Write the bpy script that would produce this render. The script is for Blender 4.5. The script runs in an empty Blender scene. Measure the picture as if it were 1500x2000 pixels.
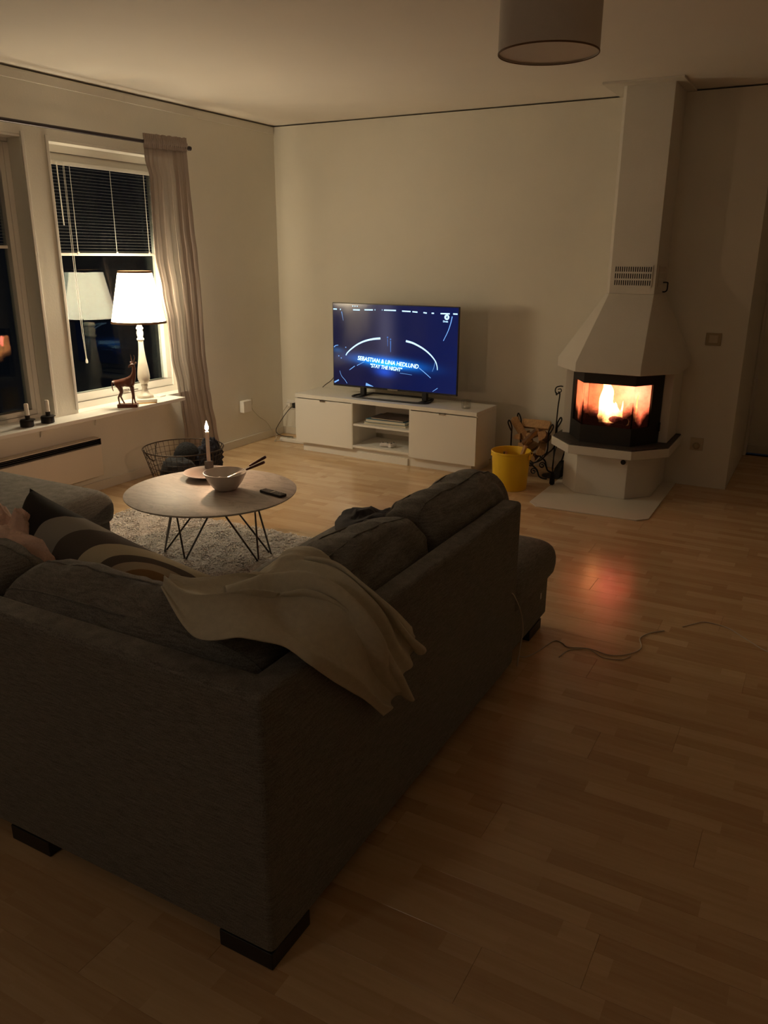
import bpy, bmesh, math, random
import numpy as np
from mathutils import Vector, Matrix, noise
from mathutils.bvhtree import BVHTree

PI = math.pi
rnd = random.Random(7)
SC = bpy.context.scene
COL = SC.collection

# ------------------------------------------------------------------ camera
cam_d = bpy.data.cameras.new('camera')
cam = bpy.data.objects.new('camera', cam_d)
COL.objects.link(cam)
RX, RZ, ROLL = -0.311363804, 0.501479697, 0.005082952
fw = Vector((-math.sin(RZ) * math.cos(RX), math.cos(RZ) * math.cos(RX), math.sin(RX)))
rt = Vector((math.cos(RZ), math.sin(RZ), 0))
up = rt.cross(fw)
r2 = math.cos(ROLL) * rt + math.sin(ROLL) * up
u2 = -math.sin(ROLL) * rt + math.cos(ROLL) * up
M = Matrix.Identity(4)
for i in range(3):
    M[i][0], M[i][1], M[i][2] = r2[i], u2[i], -fw[i]
M[0][3], M[1][3], M[2][3] = 4.73506991, -6.49902450, 1.72004178
cam.matrix_world = M
cam_d.sensor_fit = 'VERTICAL'
cam_d.sensor_height = 36.0
cam_d.lens = 1553.16935 / 2000 * 36.0
cam_d.clip_start = 0.05
SC.camera = cam

# ------------------------------------------------------------------ world: night outside
w = bpy.data.worlds.new('night')
SC.world = w
w.use_nodes = True
w.node_tree.nodes['Background'].inputs[0].default_value = (0.010, 0.012, 0.018, 1)
w.node_tree.nodes['Background'].inputs[1].default_value = 0.25

# ------------------------------------------------------------------ exposure
SC.view_settings.view_transform = 'Standard'
SC.view_settings.look = 'None'
SC.view_settings.gamma = 1
SC.view_settings.exposure = 0.05
SC.view_settings.use_curve_mapping = False
SC.cycles.max_bounces = 10
SC.cycles.diffuse_bounces = 6
SC.cycles.transparent_max_bounces = 24
SC.cycles.sample_clamp_indirect = 6.0
SC.cycles.use_denoising = True

# strengths of the light sources of the room
SHADE_EMIT = 19.5         # glowing lamp shade
BULB_EMIT = 230.0         # bulb in the window lamp
FIRE_W = 9.0             # fire in the stove
FLAME_EMIT = 13.0
CANDLE_EMIT = 750.0
TV_EMIT = 1.0
REAR_FILL_W = 5.5     # added fill light, unseen behind the camera

H = 2.845                 # ceiling height
XR, YB = 6.2, -8.2        # right wall, rear wall
ORG = {}

# ------------------------------------------------------------------ materials
def lin(r, g, b):
    return tuple(((c / 255) / 12.92 if c / 255 <= 0.04045 else ((c / 255 + 0.055) / 1.055) ** 2.4) for c in (r, g, b)) + (1,)

class NT:
    def __init__(s, name):
        s.m = bpy.data.materials.new(name)
        s.m.use_nodes = True
        s.t = s.m.node_tree
        s.n = s.t.nodes
        s.out = s.n['Material Output']
        s.p = s.n['Principled BSDF']
    def add(s, kind, **kw):
        nd = s.n.new(kind)
        for k, v in kw.items():
            if k.startswith('i_'):
                key = k[2:]
                key = int(key) if key.isdigit() else key.replace('_', ' ')
                nd.inputs[key].default_value = v
            else:
                setattr(nd, k, v)
        return nd
    def link(s, a, b):
        s.t.links.new(a, b)

def mat(name, col, rough=0.6, var=0.0, scale=8.0, bump=0.0, bscale=40.0, metal=0.0, spec=0.5, col2=None, stretch=None, sheen=0.0):
    T = NT(name)
    p = T.p
    c = tuple(col[:3]) + (1,)
    p.inputs['Base Color'].default_value = c
    p.inputs['Roughness'].default_value = rough
    p.inputs['Metallic'].default_value = metal
    p.inputs['Specular IOR Level'].default_value = spec
    if sheen:
        p.inputs['Sheen Weight'].default_value = sheen
        p.inputs['Sheen Roughness'].default_value = 0.5
    if var or bump or col2:
        tc = T.add('ShaderNodeTexCoord')
        src = tc.outputs['Object']
        if stretch:
            mp = T.add('ShaderNodeMapping')
            mp.inputs['Scale'].default_value = stretch
            T.link(src, mp.inputs[0])
            src = mp.outputs[0]
    if var or col2:
        nz = T.add('ShaderNodeTexNoise', i_Scale=scale, i_Detail=5.0, i_Roughness=0.6)
        T.link(src, nz.inputs['Vector'])
        rp = T.add('ShaderNodeValToRGB')
        c2 = tuple(col2[:3]) + (1,) if col2 else tuple(min(1, x * (1 + var)) for x in c[:3]) + (1,)
        c1 = c if col2 else tuple(x * (1 - var) for x in c[:3]) + (1,)
        rp.color_ramp.elements[0].color = c1
        rp.color_ramp.elements[0].position = 0.32
        rp.color_ramp.elements[1].color = c2
        rp.color_ramp.elements[1].position = 0.68
        T.link(nz.outputs['Fac'], rp.inputs[0])
        T.link(rp.outputs[0], p.inputs['Base Color'])
    if bump:
        nb = T.add('ShaderNodeTexNoise', i_Scale=bscale, i_Detail=4.0)
        T.link(src, nb.inputs['Vector'])
        bp = T.add('ShaderNodeBump', i_Strength=bump, i_Distance=0.01)
        T.link(nb.outputs['Fac'], bp.inputs['Height'])
        T.link(bp.outputs[0], p.inputs['Normal'])
    return T.m

def emit(name, col, strength):
    T = NT(name)
    e = T.add('ShaderNodeEmission')
    e.inputs[0].default_value = tuple(col[:3]) + (1,)
    e.inputs[1].default_value = strength
    T.link(e.outputs[0], T.out.inputs[0])
    return T.m

def thin_glass(name, tint=(1, 1, 1), extra=0.0):
    """thin pane: straight through, with the mirror reflection of glass"""
    T = NT(name)
    tr = T.add('ShaderNodeBsdfTransparent')
    tr.inputs[0].default_value = tuple(tint) + (1,)
    gl = T.add('ShaderNodeBsdfGlossy', i_Roughness=0.0)
    lw = T.add('ShaderNodeLayerWeight', i_Blend=0.5)
    pw = T.add('ShaderNodeMath', operation='POWER', i_1=5.0)
    T.link(lw.outputs['Facing'], pw.inputs[0])
    mu = T.add('ShaderNodeMath', operation='MULTIPLY_ADD', i_1=0.9, i_2=0.045 + extra)
    T.link(pw.outputs[0], mu.inputs[0])
    mx = T.add('ShaderNodeMixShader')
    T.link(mu.outputs[0], mx.inputs[0])
    T.link(tr.outputs[0], mx.inputs[1])
    T.link(gl.outputs[0], mx.inputs[2])
    T.link(mx.outputs[0], T.out.inputs[0])
    return T.m

m_wall = mat('wall_paint', (0.75, 0.725, 0.65), 0.75, var=0.03, scale=1.5, bump=0.08, bscale=90)
m_ceil = mat('ceiling_paint', (0.79, 0.745, 0.69), 0.8, var=0.02, scale=1.0)
m_white = mat('white_gloss_paint', (0.75, 0.72, 0.66), 0.42)
m_sill = mat('sill_paint', (0.76, 0.73, 0.68), 0.4)
m_plaster = mat('fireplace_plaster', (0.68, 0.65, 0.59), 0.8, var=0.03, scale=3, bump=0.15, bscale=160)
m_base = mat('baseboard_paint', (0.68, 0.64, 0.56), 0.5)
m_bench = mat('white_laminate', (0.78, 0.765, 0.72), 0.35)
m_black = mat('black_plastic', (0.012, 0.012, 0.013), 0.4)
m_iron = mat('black_wrought_iron', (0.012, 0.010, 0.009), 0.5, metal=0.3)
m_stove = mat('black_stove_steel', (0.010, 0.009, 0.009), 0.55)
m_dark = mat('dark_recess', (0.01, 0.009, 0.008), 0.8)
m_slab = mat('dark_slate', (0.05, 0.047, 0.042), 0.6, var=0.4, scale=40)
m_plate = mat('white_hearth_sheet', (0.70, 0.66, 0.58), 0.45)
m_chrome = mat('steel', (0.6, 0.58, 0.55), 0.25, metal=1.0)
m_legmetal = mat('brushed_dark_steel', (0.10, 0.095, 0.09), 0.35, metal=0.9)
m_yellow = mat('yellow_plastic', (0.80, 0.53, 0.02), 0.4)
m_brass = mat('gilt_metal', (0.6, 0.40, 0.15), 0.3, metal=1.0)
m_marble = mat('white_onyx', (0.80, 0.75, 0.64), 0.3, var=0.06, scale=12)
m_deer = mat('carved_dark_wood', (0.10, 0.028, 0.012), 0.35, var=0.45, scale=30, stretch=(1, 1, 0.3))
m_wax = mat('white_wax', (0.80, 0.76, 0.70), 0.5)
m_wire = mat('bronze_wire', (0.045, 0.03, 0.02), 0.45, metal=0.6)
m_cord = mat('white_cable', (0.55, 0.5, 0.42), 0.5)
m_dcord = mat('dark_cable', (0.04, 0.03, 0.025), 0.5)
m_brick = mat('firebrick', (0.55, 0.44, 0.36), 0.9, var=0.25, scale=14, bump=0.3, bscale=60)
m_bowl = mat('glazed_stoneware', (0.66, 0.61, 0.57), 0.25, var=0.05, scale=9)
m_plate2 = mat('pale_clay_plate', (0.50, 0.40, 0.36), 0.4)
m_greybl = mat('grey_concrete', (0.22, 0.21, 0.20), 0.7)
m_handle = mat('dark_red_wood', (0.10, 0.022, 0.012), 0.4, var=0.3, scale=40)
m_leaf = mat('salad_leaf', (0.06, 0.13, 0.03), 0.5, var=0.3, scale=60)
m_curtrod = mat('dark_curtain_rod', (0.04, 0.03, 0.035), 0.35, metal=0.5)
m_trim = mat('brown_ribbon', (0.16, 0.085, 0.04), 0.7)
m_yarn1 = mat('charcoal_wool', (0.009, 0.009, 0.011), 0.95, var=0.4, scale=60, bump=0.6, bscale=120)
m_yarn2 = mat('grey_blue_wool', (0.026, 0.028, 0.040), 0.95, var=0.5, scale=50, bump=0.8, bscale=90)
m_pink = mat('dusty_pink_fleece', (0.78, 0.56, 0.47), 0.95, var=0.12, scale=25, bump=0.5, bscale=120, sheen=0.3)
m_garment = mat('charcoal_cotton', (0.028, 0.027, 0.032), 0.9, var=0.2, scale=20)
m_blackcush = mat('black_cotton', (0.010, 0.009, 0.009), 0.95)
m_throw = mat('olive_beige_linen', (0.56, 0.53, 0.42), 0.95, var=0.06, scale=60, bump=0.25, bscale=500, sheen=0.15)
m_pendant = mat('white_fabric_shade', (0.62, 0.57, 0.52), 0.85, bump=0.15, bscale=300)
m_diffuser = mat('white_acrylic', (0.70, 0.66, 0.62), 0.5)
m_bark = mat('birch_bark', (0.16, 0.085, 0.045), 0.9, var=0.5, scale=18, bump=0.5, bscale=50)
m_split = mat('split_wood', (0.50, 0.31, 0.15), 0.85, var=0.2, scale=12, stretch=(6, 0.6, 6), bump=0.3, bscale=60)
m_switch = mat('aged_white_plastic', (0.56, 0.49, 0.36), 0.45)
m_switch2 = mat('yellowed_plastic', (0.42, 0.35, 0.22), 0.5)
m_plug = mat('white_plastic', (0.80, 0.78, 0.74), 0.4)
m_bookblue = mat('blue_book_cover', (0.10, 0.22, 0.30), 0.5)
m_bookcream = mat('cream_book_cover', (0.60, 0.55, 0.45), 0.55)
m_bookdark = mat('dark_photo_cover', (0.08, 0.055, 0.05), 0.4, var=0.7, scale=20)
m_pages = mat('book_pages', (0.65, 0.60, 0.48), 0.8)
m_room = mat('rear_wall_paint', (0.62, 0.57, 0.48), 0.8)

def fabric(name, c1, c2, scale=60):
    T = NT(name)
    tc = T.add('ShaderNodeTexCoord')
    mp = T.add('ShaderNodeMapping')
    mp.inputs['Scale'].default_value = (0.35, 0.35, 4.0)
    T.link(tc.outputs['Object'], mp.inputs[0])
    n1 = T.add('ShaderNodeTexNoise', i_Scale=scale, i_Detail=3.0, i_Roughness=0.7)
    T.link(mp.outputs[0], n1.inputs['Vector'])
    n2 = T.add('ShaderNodeTexNoise', i_Scale=300.0, i_Detail=2.0)
    T.link(tc.outputs['Object'], n2.inputs['Vector'])
    ma = T.add('ShaderNodeMath', operation='MULTIPLY_ADD', i_1=0.5)
    T.link(n1.outputs['Fac'], ma.inputs[0])
    m2 = T.add('ShaderNodeMath', operation='MULTIPLY', i_1=0.5)
    T.link(n2.outputs['Fac'], m2.inputs[0])
    T.link(m2.outputs[0], ma.inputs[2])
    rp = T.add('ShaderNodeValToRGB')
    rp.color_ramp.elements[0].position = 0.36
    rp.color_ramp.elements[1].position = 0.64
    rp.color_ramp.elements[0].color = c1 + (1,)
    rp.color_ramp.elements[1].color = c2 + (1,)
    T.link(ma.outputs[0], rp.inputs[0])
    T.link(rp.outputs[0], T.p.inputs['Base Color'])
    T.p.inputs['Roughness'].default_value = 0.95
    T.p.inputs['Specular IOR Level'].default_value = 0.2
    T.p.inputs['Sheen Weight'].default_value = 0.12
    bp = T.add('ShaderNodeBump', i_Strength=0.35, i_Distance=0.004)
    T.link(ma.outputs[0], bp.inputs['Height'])
    T.link(bp.outputs[0], T.p.inputs['Normal'])
    return T.m

m_sofa = fabric('brown_grey_upholstery', (0.090, 0.088, 0.080), (0.235, 0.231, 0.212))

def floor_material():
    T = NT('light_beech_laminate')
    tc = T.add('ShaderNodeTexCoord')
    oi = T.add('ShaderNodeObjectInfo')
    sp = T.add('ShaderNodeSeparateXYZ')
    T.link(tc.outputs['Object'], sp.inputs[0])
    # three strips across the board
    ys = T.add('ShaderNodeMath', operation='MULTIPLY_ADD', i_1=1 / 0.0633, i_2=1.5)
    T.link(sp.outputs['Y'], ys.inputs[0])
    yf = T.add('ShaderNodeMath', operation='FLOOR')
    T.link(ys.outputs[0], yf.inputs[0])
    # staves along the strip, staggered
    st = T.add('ShaderNodeMath', operation='MULTIPLY', i_1=0.37)
    T.link(yf.outputs[0], st.inputs[0])
    xs = T.add('ShaderNodeMath', operation='MULTIPLY_ADD', i_1=1 / 0.43)
    T.link(sp.outputs['X'], xs.inputs[0])
    T.link(st.outputs[0], xs.inputs[2])
    xf = T.add('ShaderNodeMath', operation='FLOOR')
    T.link(xs.outputs[0], xf.inputs[0])
    cv = T.add('ShaderNodeCombineXYZ')
    T.link(xf.outputs[0], cv.inputs[0])
    T.link(yf.outputs[0], cv.inputs[1])
    rz = T.add('ShaderNodeMath', operation='MULTIPLY', i_1=97.0)
    T.link(oi.outputs['Random'], rz.inputs[0])
    T.link(rz.outputs[0], cv.inputs[2])
    wn = T.add('ShaderNodeTexWhiteNoise', noise_dimensions='3D')
    T.link(cv.outputs[0], wn.inputs['Vector'])
    # grain
    sc = T.add('ShaderNodeVectorMath', operation='SCALE')
    sc.inputs['Scale'].default_value = 9.0
    T.link(cv.outputs[0], sc.inputs[0])
    ad = T.add('ShaderNodeVectorMath', operation='ADD')
    T.link(tc.outputs['Object'], ad.inputs[0])
    T.link(sc.outputs[0], ad.inputs[1])
    mp = T.add('ShaderNodeMapping')
    mp.inputs['Scale'].default_value = (1.6, 22, 1)
    T.link(ad.outputs[0], mp.inputs[0])
    nz = T.add('ShaderNodeTexNoise', i_Scale=2.2, i_Detail=6.0, i_Roughness=0.62)
    T.link(mp.outputs[0], nz.inputs['Vector'])
    mx = T.add('ShaderNodeMath', operation='MULTIPLY_ADD', i_1=0.42)
    T.link(wn.outputs['Value'], mx.inputs[0])
    m2 = T.add('ShaderNodeMath', operation='MULTIPLY', i_1=0.58)
    T.link(nz.outputs['Fac'], m2.inputs[0])
    T.link(m2.outputs[0], mx.inputs[2])
    rp = T.add('ShaderNodeValToRGB')
    e = rp.color_ramp.elements
    e[0].position, e[0].color = 0.22, (0.52, 0.34, 0.18, 1)
    e[1].position, e[1].color = 0.78, (0.72, 0.54, 0.33, 1)
    T.link(mx.outputs[0], rp.inputs[0])
    T.link(rp.outputs[0], T.p.inputs['Base Color'])
    T.p.inputs['Roughness'].default_value = 0.30
    rr = T.add('ShaderNodeMapRange', i_3=0.17, i_4=0.27)
    T.link(nz.outputs['Fac'], rr.inputs[0])
    T.link(rr.outputs[0], T.p.inputs['Roughness'])
    return T.m
m_floor = floor_material()

# ------------------------------------------------------------------ mesh builder
class MB:
    def __init__(s):
        s.v, s.f, s.mi = [], [], []
    def add(s, vs, fs, mi=0):
        o = len(s.v)
        s.v += [tuple(p) for p in vs]
        for f in fs:
            s.f.append(tuple(i + o for i in f))
            s.mi.append(mi)
        return s
    def box(s, x0, x1, y0, y1, z0, z1, mi=0, mtx=None):
        vs = [Vector((x, y, z)) for z in (z0, z1) for y in (y0, y1) for x in (x0, x1)]
        if mtx:
            vs = [mtx @ p for p in vs]
        return s.add(vs, [(0, 2, 3, 1), (4, 5, 7, 6), (0, 1, 5, 4), (2, 6, 7, 3), (0, 4, 6, 2), (1, 3, 7, 5)], mi)
    def loft(s, rings, cap0=True, cap1=True, closed=True, mi=0):
        n = len(rings[0])
        vs = [p for r in rings for p in r]
        fs = []
        for k in range(len(rings) - 1):
            for i in range(n if closed else n - 1):
                j = (i + 1) % n
                fs.append((k * n + i, k * n + j, (k + 1) * n + j, (k + 1) * n + i))
        if cap0:
            fs.append(tuple(range(n - 1, -1, -1)))
        if cap1:
            fs.append(tuple((len(rings) - 1) * n + i for i in range(n)))
        return s.add(vs, fs, mi)
    def prism(s, poly, z0, z1, mi=0):
        return s.loft([[(x, y, z0) for x, y in poly], [(x, y, z1) for x, y in poly]], mi=mi)
    def lathe(s, prof, n=32, c=(0, 0, 0), cap0=True, cap1=True, mod=None, mi=0):
        rings = []
        for r, z in prof:
            ring = []
            for i in range(n):
                a = 2 * PI * i / n
                q = r * (mod(a) if mod else 1)
                ring.append((c[0] + q * math.cos(a), c[1] + q * math.sin(a), c[2] + z))
            rings.append(ring)
        return s.loft(rings, cap0, cap1, mi=mi)
    def tube(s, pts, r, n=8, closed=False, cap=True, mi=0):
        pts = [Vector(p) for p in pts]
        N = len(pts)
        rs = r if isinstance(r, (list, tuple)) else [r] * N
        t0 = (pts[1] - pts[0]).normalized()
        nrm = t0.orthogonal().normalized()
        rings = []
        pt = t0
        for i, p in enumerate(pts):
            if closed:
                t = (pts[(i + 1) % N] - pts[i - 1])
            elif i == 0:
                t = pts[1] - pts[0]
            elif i == N - 1:
                t = pts[-1] - pts[-2]
            else:
                t = pts[i + 1] - pts[i - 1]
            if t.length < 1e-9:
                t = pt
            t = t.normalized()
            nrm = (pt.rotation_difference(t) @ nrm)
            nrm = (nrm - t * nrm.dot(t)).normalized()
            b = t.cross(nrm)
            rings.append([p + rs[i] * (math.cos(2 * PI * k / n) * nrm + math.sin(2 * PI * k / n) * b) for k in range(n)])
            pt = t
        if closed:
            rings.append(rings[0])
            return s.loft(rings, False, False, mi=mi)
        return s.loft(rings, cap, cap, mi=mi)
    def grid(s, P, nu, nv, mi=0):
        vs = [P(i / (nu - 1), j / (nv - 1)) for j in range(nv) for i in range(nu)]
        fs = [(j * nu + i, j * nu + i + 1, (j + 1) * nu + i + 1, (j + 1) * nu + i) for j in range(nv - 1) for i in range(nu - 1)]
        return s.add(vs, fs, mi)
    def build(s, name, m, parent=None, smooth=None, bevel=0, seg=2, kind=None):
        me = bpy.data.meshes.new(name)
        A = np.array([tuple(p) for p in s.v], float)
        c = (A.min(0) + A.max(0)) / 2
        A -= c
        me.from_pydata(A.tolist(), [], s.f)
        ms = m if isinstance(m, (list, tuple)) else [m]
        for q in ms:
            me.materials.append(q)
        if len(ms) > 1:
            me.polygons.foreach_set('material_index', s.mi)
        bm = bmesh.new()
        bm.from_mesh(me)
        bmesh.ops.remove_doubles(bm, verts=bm.verts, dist=1e-6)
        bmesh.ops.recalc_face_normals(bm, faces=bm.faces)
        bm.to_mesh(me)
        bm.free()
        if smooth is not None:
            me.polygons.foreach_set('use_smooth', [True] * len(me.polygons))
            if smooth < 180:
                me.set_sharp_from_angle(angle=math.radians(smooth))
        o = bpy.data.objects.new(name, me)
        COL.objects.link(o)
        place(o, Vector(c), parent)
        if bevel:
            md = o.modifiers.new('bevel', 'BEVEL')
            md.width = bevel
            md.segments = seg
            md.limit_method = 'ANGLE'
            md.angle_limit = math.radians(40)
            md.use_clamp_overlap = True
            if smooth is None:
                me.polygons.foreach_set('use_smooth', [True] * len(me.polygons))
                md.harden_normals = True
        if kind:
            o['kind'] = kind
        return o

def place(o, c, parent):
    if parent is not None:
        o.parent = parent
        o.location = c - ORG[parent.name]
    else:
        o.location = c
    ORG[o.name] = Vector(c)

def thing(name, label, cat, loc=(0, 0, 0), group=None):
    o = bpy.data.objects.new(name, None)
    o.empty_display_size = 0.1
    COL.objects.link(o)
    o.location = loc
    ORG[o.name] = Vector(loc)
    o['label'] = label
    o['category'] = cat
    if group:
        o['group'] = group
    return o

def tag(o, label, cat, group=None):
    o['label'] = label
    o['category'] = cat
    if group:
        o['group'] = group
    return o

def struct(o):
    o['kind'] = 'structure'
    return o

def link_copy(src, loc, parent, rot=None):
    """copy of a mesh object as a part, loc in building coordinates"""
    c = src.copy()
    COL.objects.link(c)
    if parent is not None:
        c.parent = parent
        c.location = Vector(loc) - ORG[parent.name]
    else:
        c.location = loc
    ORG[c.name] = Vector(loc)
    if rot is not None:
        c.rotation_euler = rot
    return c

def circle(c, r, n=32, axis='z', a0=0):
    out = []
    for i in range(n):
        a = a0 + 2 * PI * i / n
        if axis == 'z':
            out.append((c[0] + r * math.cos(a), c[1] + r * math.sin(a), c[2]))
        elif axis == 'y':
            out.append((c[0] + r * math.cos(a), c[1], c[2] + r * math.sin(a)))
        else:
            out.append((c[0], c[1] + r * math.cos(a), c[2] + r * math.sin(a)))
    return out

def smoothpath(pts, n=8, closed=False):
    P = [Vector(p) for p in pts]
    N = len(P)
    out = []
    for i in range(N if closed else N - 1):
        p0 = P[i - 1] if (i > 0 or closed) else P[0] * 2 - P[1]
        p1, p2 = P[i], P[(i + 1) % N]
        p3 = P[(i + 2) % N] if (i + 2 < N or closed) else P[-1] * 2 - P[-2]
        for k in range(n):
            t = k / n
            out.append(0.5 * ((2 * p1) + (p2 - p0) * t + (2 * p0 - 5 * p1 + 4 * p2 - p3) * t * t + (3 * p1 - p0 - 3 * p2 + p3) * t ** 3))
    if not closed:
        out.append(P[-1])
    return out

def fb(p, s):
    return noise.fractal(Vector(p) * s, 0.7, 2.0, 3)

# ================================================================== room shell
fl = struct(MB().box(0, XR, YB, 1.45, -0.10, -0.013).build('floor', m_dark))
ORG['floor'] = ORG[fl.name]
PL, PW = 1.28, 0.19
plank0 = None
def plank(xa, xb, yc):
    global plank0
    L = xb - xa
    if abs(L - PL) < 1e-6 and plank0 is not None:
        return link_copy(plank0, ((xa + xb) / 2, yc, ORG[plank0.name].z), fl)
    g, h = 0.0003, 0.0006
    x0, x1, y0, y1 = xa + g, xb - g, yc - PW / 2 + g, yc + PW / 2 - g
    b = MB().loft([[(x0, y0, -0.0125), (x1, y0, -0.0125), (x1, y1, -0.0125), (x0, y1, -0.0125)],
                   [(x0, y0, -h), (x1, y0, -h), (x1, y1, -h), (x0, y1, -h)],
                   [(x0 + h, y0 + h, 0), (x1 - h, y0 + h, 0), (x1 - h, y1 - h, 0), (x0 + h, y1 - h, 0)]])
    o = b.build('plank', m_floor, fl)
    if abs(L - PL) < 1e-6:
        plank0 = o
    return o
row = 0
y = -PW / 2
while y > YB:
    off = (row * 0.43 + (row % 2) * 0.17) % PL
    x = -off
    while x < XR - 0.01:
        xa, xb = max(0, x), min(XR, x + PL)
        if xb - xa > 0.06:
            plank(xa, xb, y)
        x += PL
    y -= PW
    row += 1
y = PW / 2
while y < 1.42:
    for xa, xb in ((4.2, 4.2 + 0.5 + (row % 3) * 0.25), (4.7 + (row % 3) * 0.25, XR)):
        plank(xa, min(xb, XR), y)
    y += PW
    row += 1

struct(MB().box(-0.4, XR + 0.2, YB - 0.2, 1.7, H, H + 0.15).build('ceiling', m_ceil))
HT = H - 0.012            # the walls stop a finger short of the ceiling panels
struct(MB().box(-0.35, 4.2, 0, 0.14, 0, HT).build('wall_back', m_wall))
struct(MB().box(4.08, 4.2, 0.1401, 1.45, 0, HT).build('wall_hall_left', m_wall))
struct(MB().box(4.0, XR + 0.2, 1.45, 1.6, 0, HT).build('wall_hall_back', m_wall))
struct(MB().box(XR, XR + 0.15, YB, 1.45, 0, HT).build('wall_right', m_room))
struct(MB().box(-0.35, XR + 0.15, YB - 0.15, YB, 0, HT).build('wall_rear', m_room))
# left wall with two window openings
WZ0, WZ1 = 0.60, 2.452
W1 = (-2.522, -1.33)
W2 = (-3.93, -2.735)
wl = MB()
for a, b_, z0, z1 in ((YB, W2[0], 0, HT), (W2[1], W1[0], 0, HT), (W1[1], 0, 0, HT), (W2[0], W2[1], 0, WZ0), (W1[0], W1[1], 0, WZ0),
                      (W2[0], W2[1], WZ1, HT), (W1[0], W1[1], WZ1, HT)):
    wl.box(-0.30, 0, a, b_, z0, z1)
struct(wl.build('wall_left', m_wall))
struct(MB().box(0.0005, 0.012, YB, -0.02, H - 0.075, H - 0.022).build('trim_1', m_wall, bevel=0.002))
for k, yy in enumerate((W1[0] - 0.012, W2[1] + 0.012)):
    struct(MB().box(0.0003, 0.010, yy - 0.012, yy + 0.012, 0.64, WZ1 + 0.02).build('trim_%d' % (k + 2), m_white, bevel=0.004))
struct(MB().box(4.201, 4.222, 1.30, 1.449, 0, 2.1).build('trim_4', m_white, bevel=0.003))
# baseboards
def baseboard(name, x0, x1, y0, y1):
    return struct(MB().box(x0, x1, y0, y1, 0.0005, 0.072).build(name, m_base, bevel=0.003))
baseboard('baseboard_left', 0.0005, 0.016, YB, -0.017)
baseboard('baseboard_back', 0.0005, 2.94, -0.016, -0.0005)
baseboard('baseboard_hall', 4.225, XR, 1.434, 1.4495)
baseboard('baseboard_right', XR - 0.016, XR - 0.0005, YB, 1.43)

# ------------------------------------------------------------------ windows
m_pane = thin_glass('window_pane', (0.86, 0.9, 0.9), -0.033)
XG = -0.175
def window(idx, y0, y1, fw=0.062):
    zb, zt = WZ0 + 0.001, WZ1 - 0.001
    y0 += 0.001
    y1 -= 0.001
    fr = MB()
    def ring(b, x0, x1, a0, a1, c0, c1, w):
        b.box(x0, x1, a0, a1, c0, c0 + w).box(x0, x1, a0, a1, c1 - w, c1)
        b.box(x0, x1, a0, a0 + w, c0 + w, c1 - w).box(x0, x1, a1 - w, a1, c0 + w, c1 - w)
    ring(fr, -0.23, -0.125, y0, y1, zb, zt, fw)
    root = struct(fr.build('window_%d' % idx, m_white, bevel=0.003))
    sb = MB()
    ring(sb, -0.20, -0.135, y0 + fw * 0.9, y1 - fw * 0.9, zb + fw, zt - fw, fw)
    sash = sb.build('sash', m_white, root, bevel=0.003)
    for xg in (XG, XG - 0.028):
        MB().box(xg - 0.0015, xg + 0.0015, y0 + fw * 1.8, y1 - fw * 1.8, zb + fw * 1.9, zt - fw * 1.9).build('pane', m_pane, root)
    # handle on the bottom rail
    hy = (y0 + y1) / 2
    hb = MB().box(-0.135, -0.125, hy - 0.03, hy + 0.03, zb + 0.078, zb + 0.098)
    hb.tube([(-0.126, hy, zb + 0.088), (-0.105, hy, zb + 0.088), (-0.102, hy + 0.05, zb + 0.086), (-0.102, hy + 0.10, zb + 0.085)], 0.006, 8)
    hb.build('window_handle', m_chrome, root, smooth=40)
    # board closing the head of the recess
    MB().box(-0.124, -0.002, y0, y1, zt - 0.014, zt).build('head_lining', m_white, root)
    return root
window(1, *W1)
window(2, *W2, fw=0.036)

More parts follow.
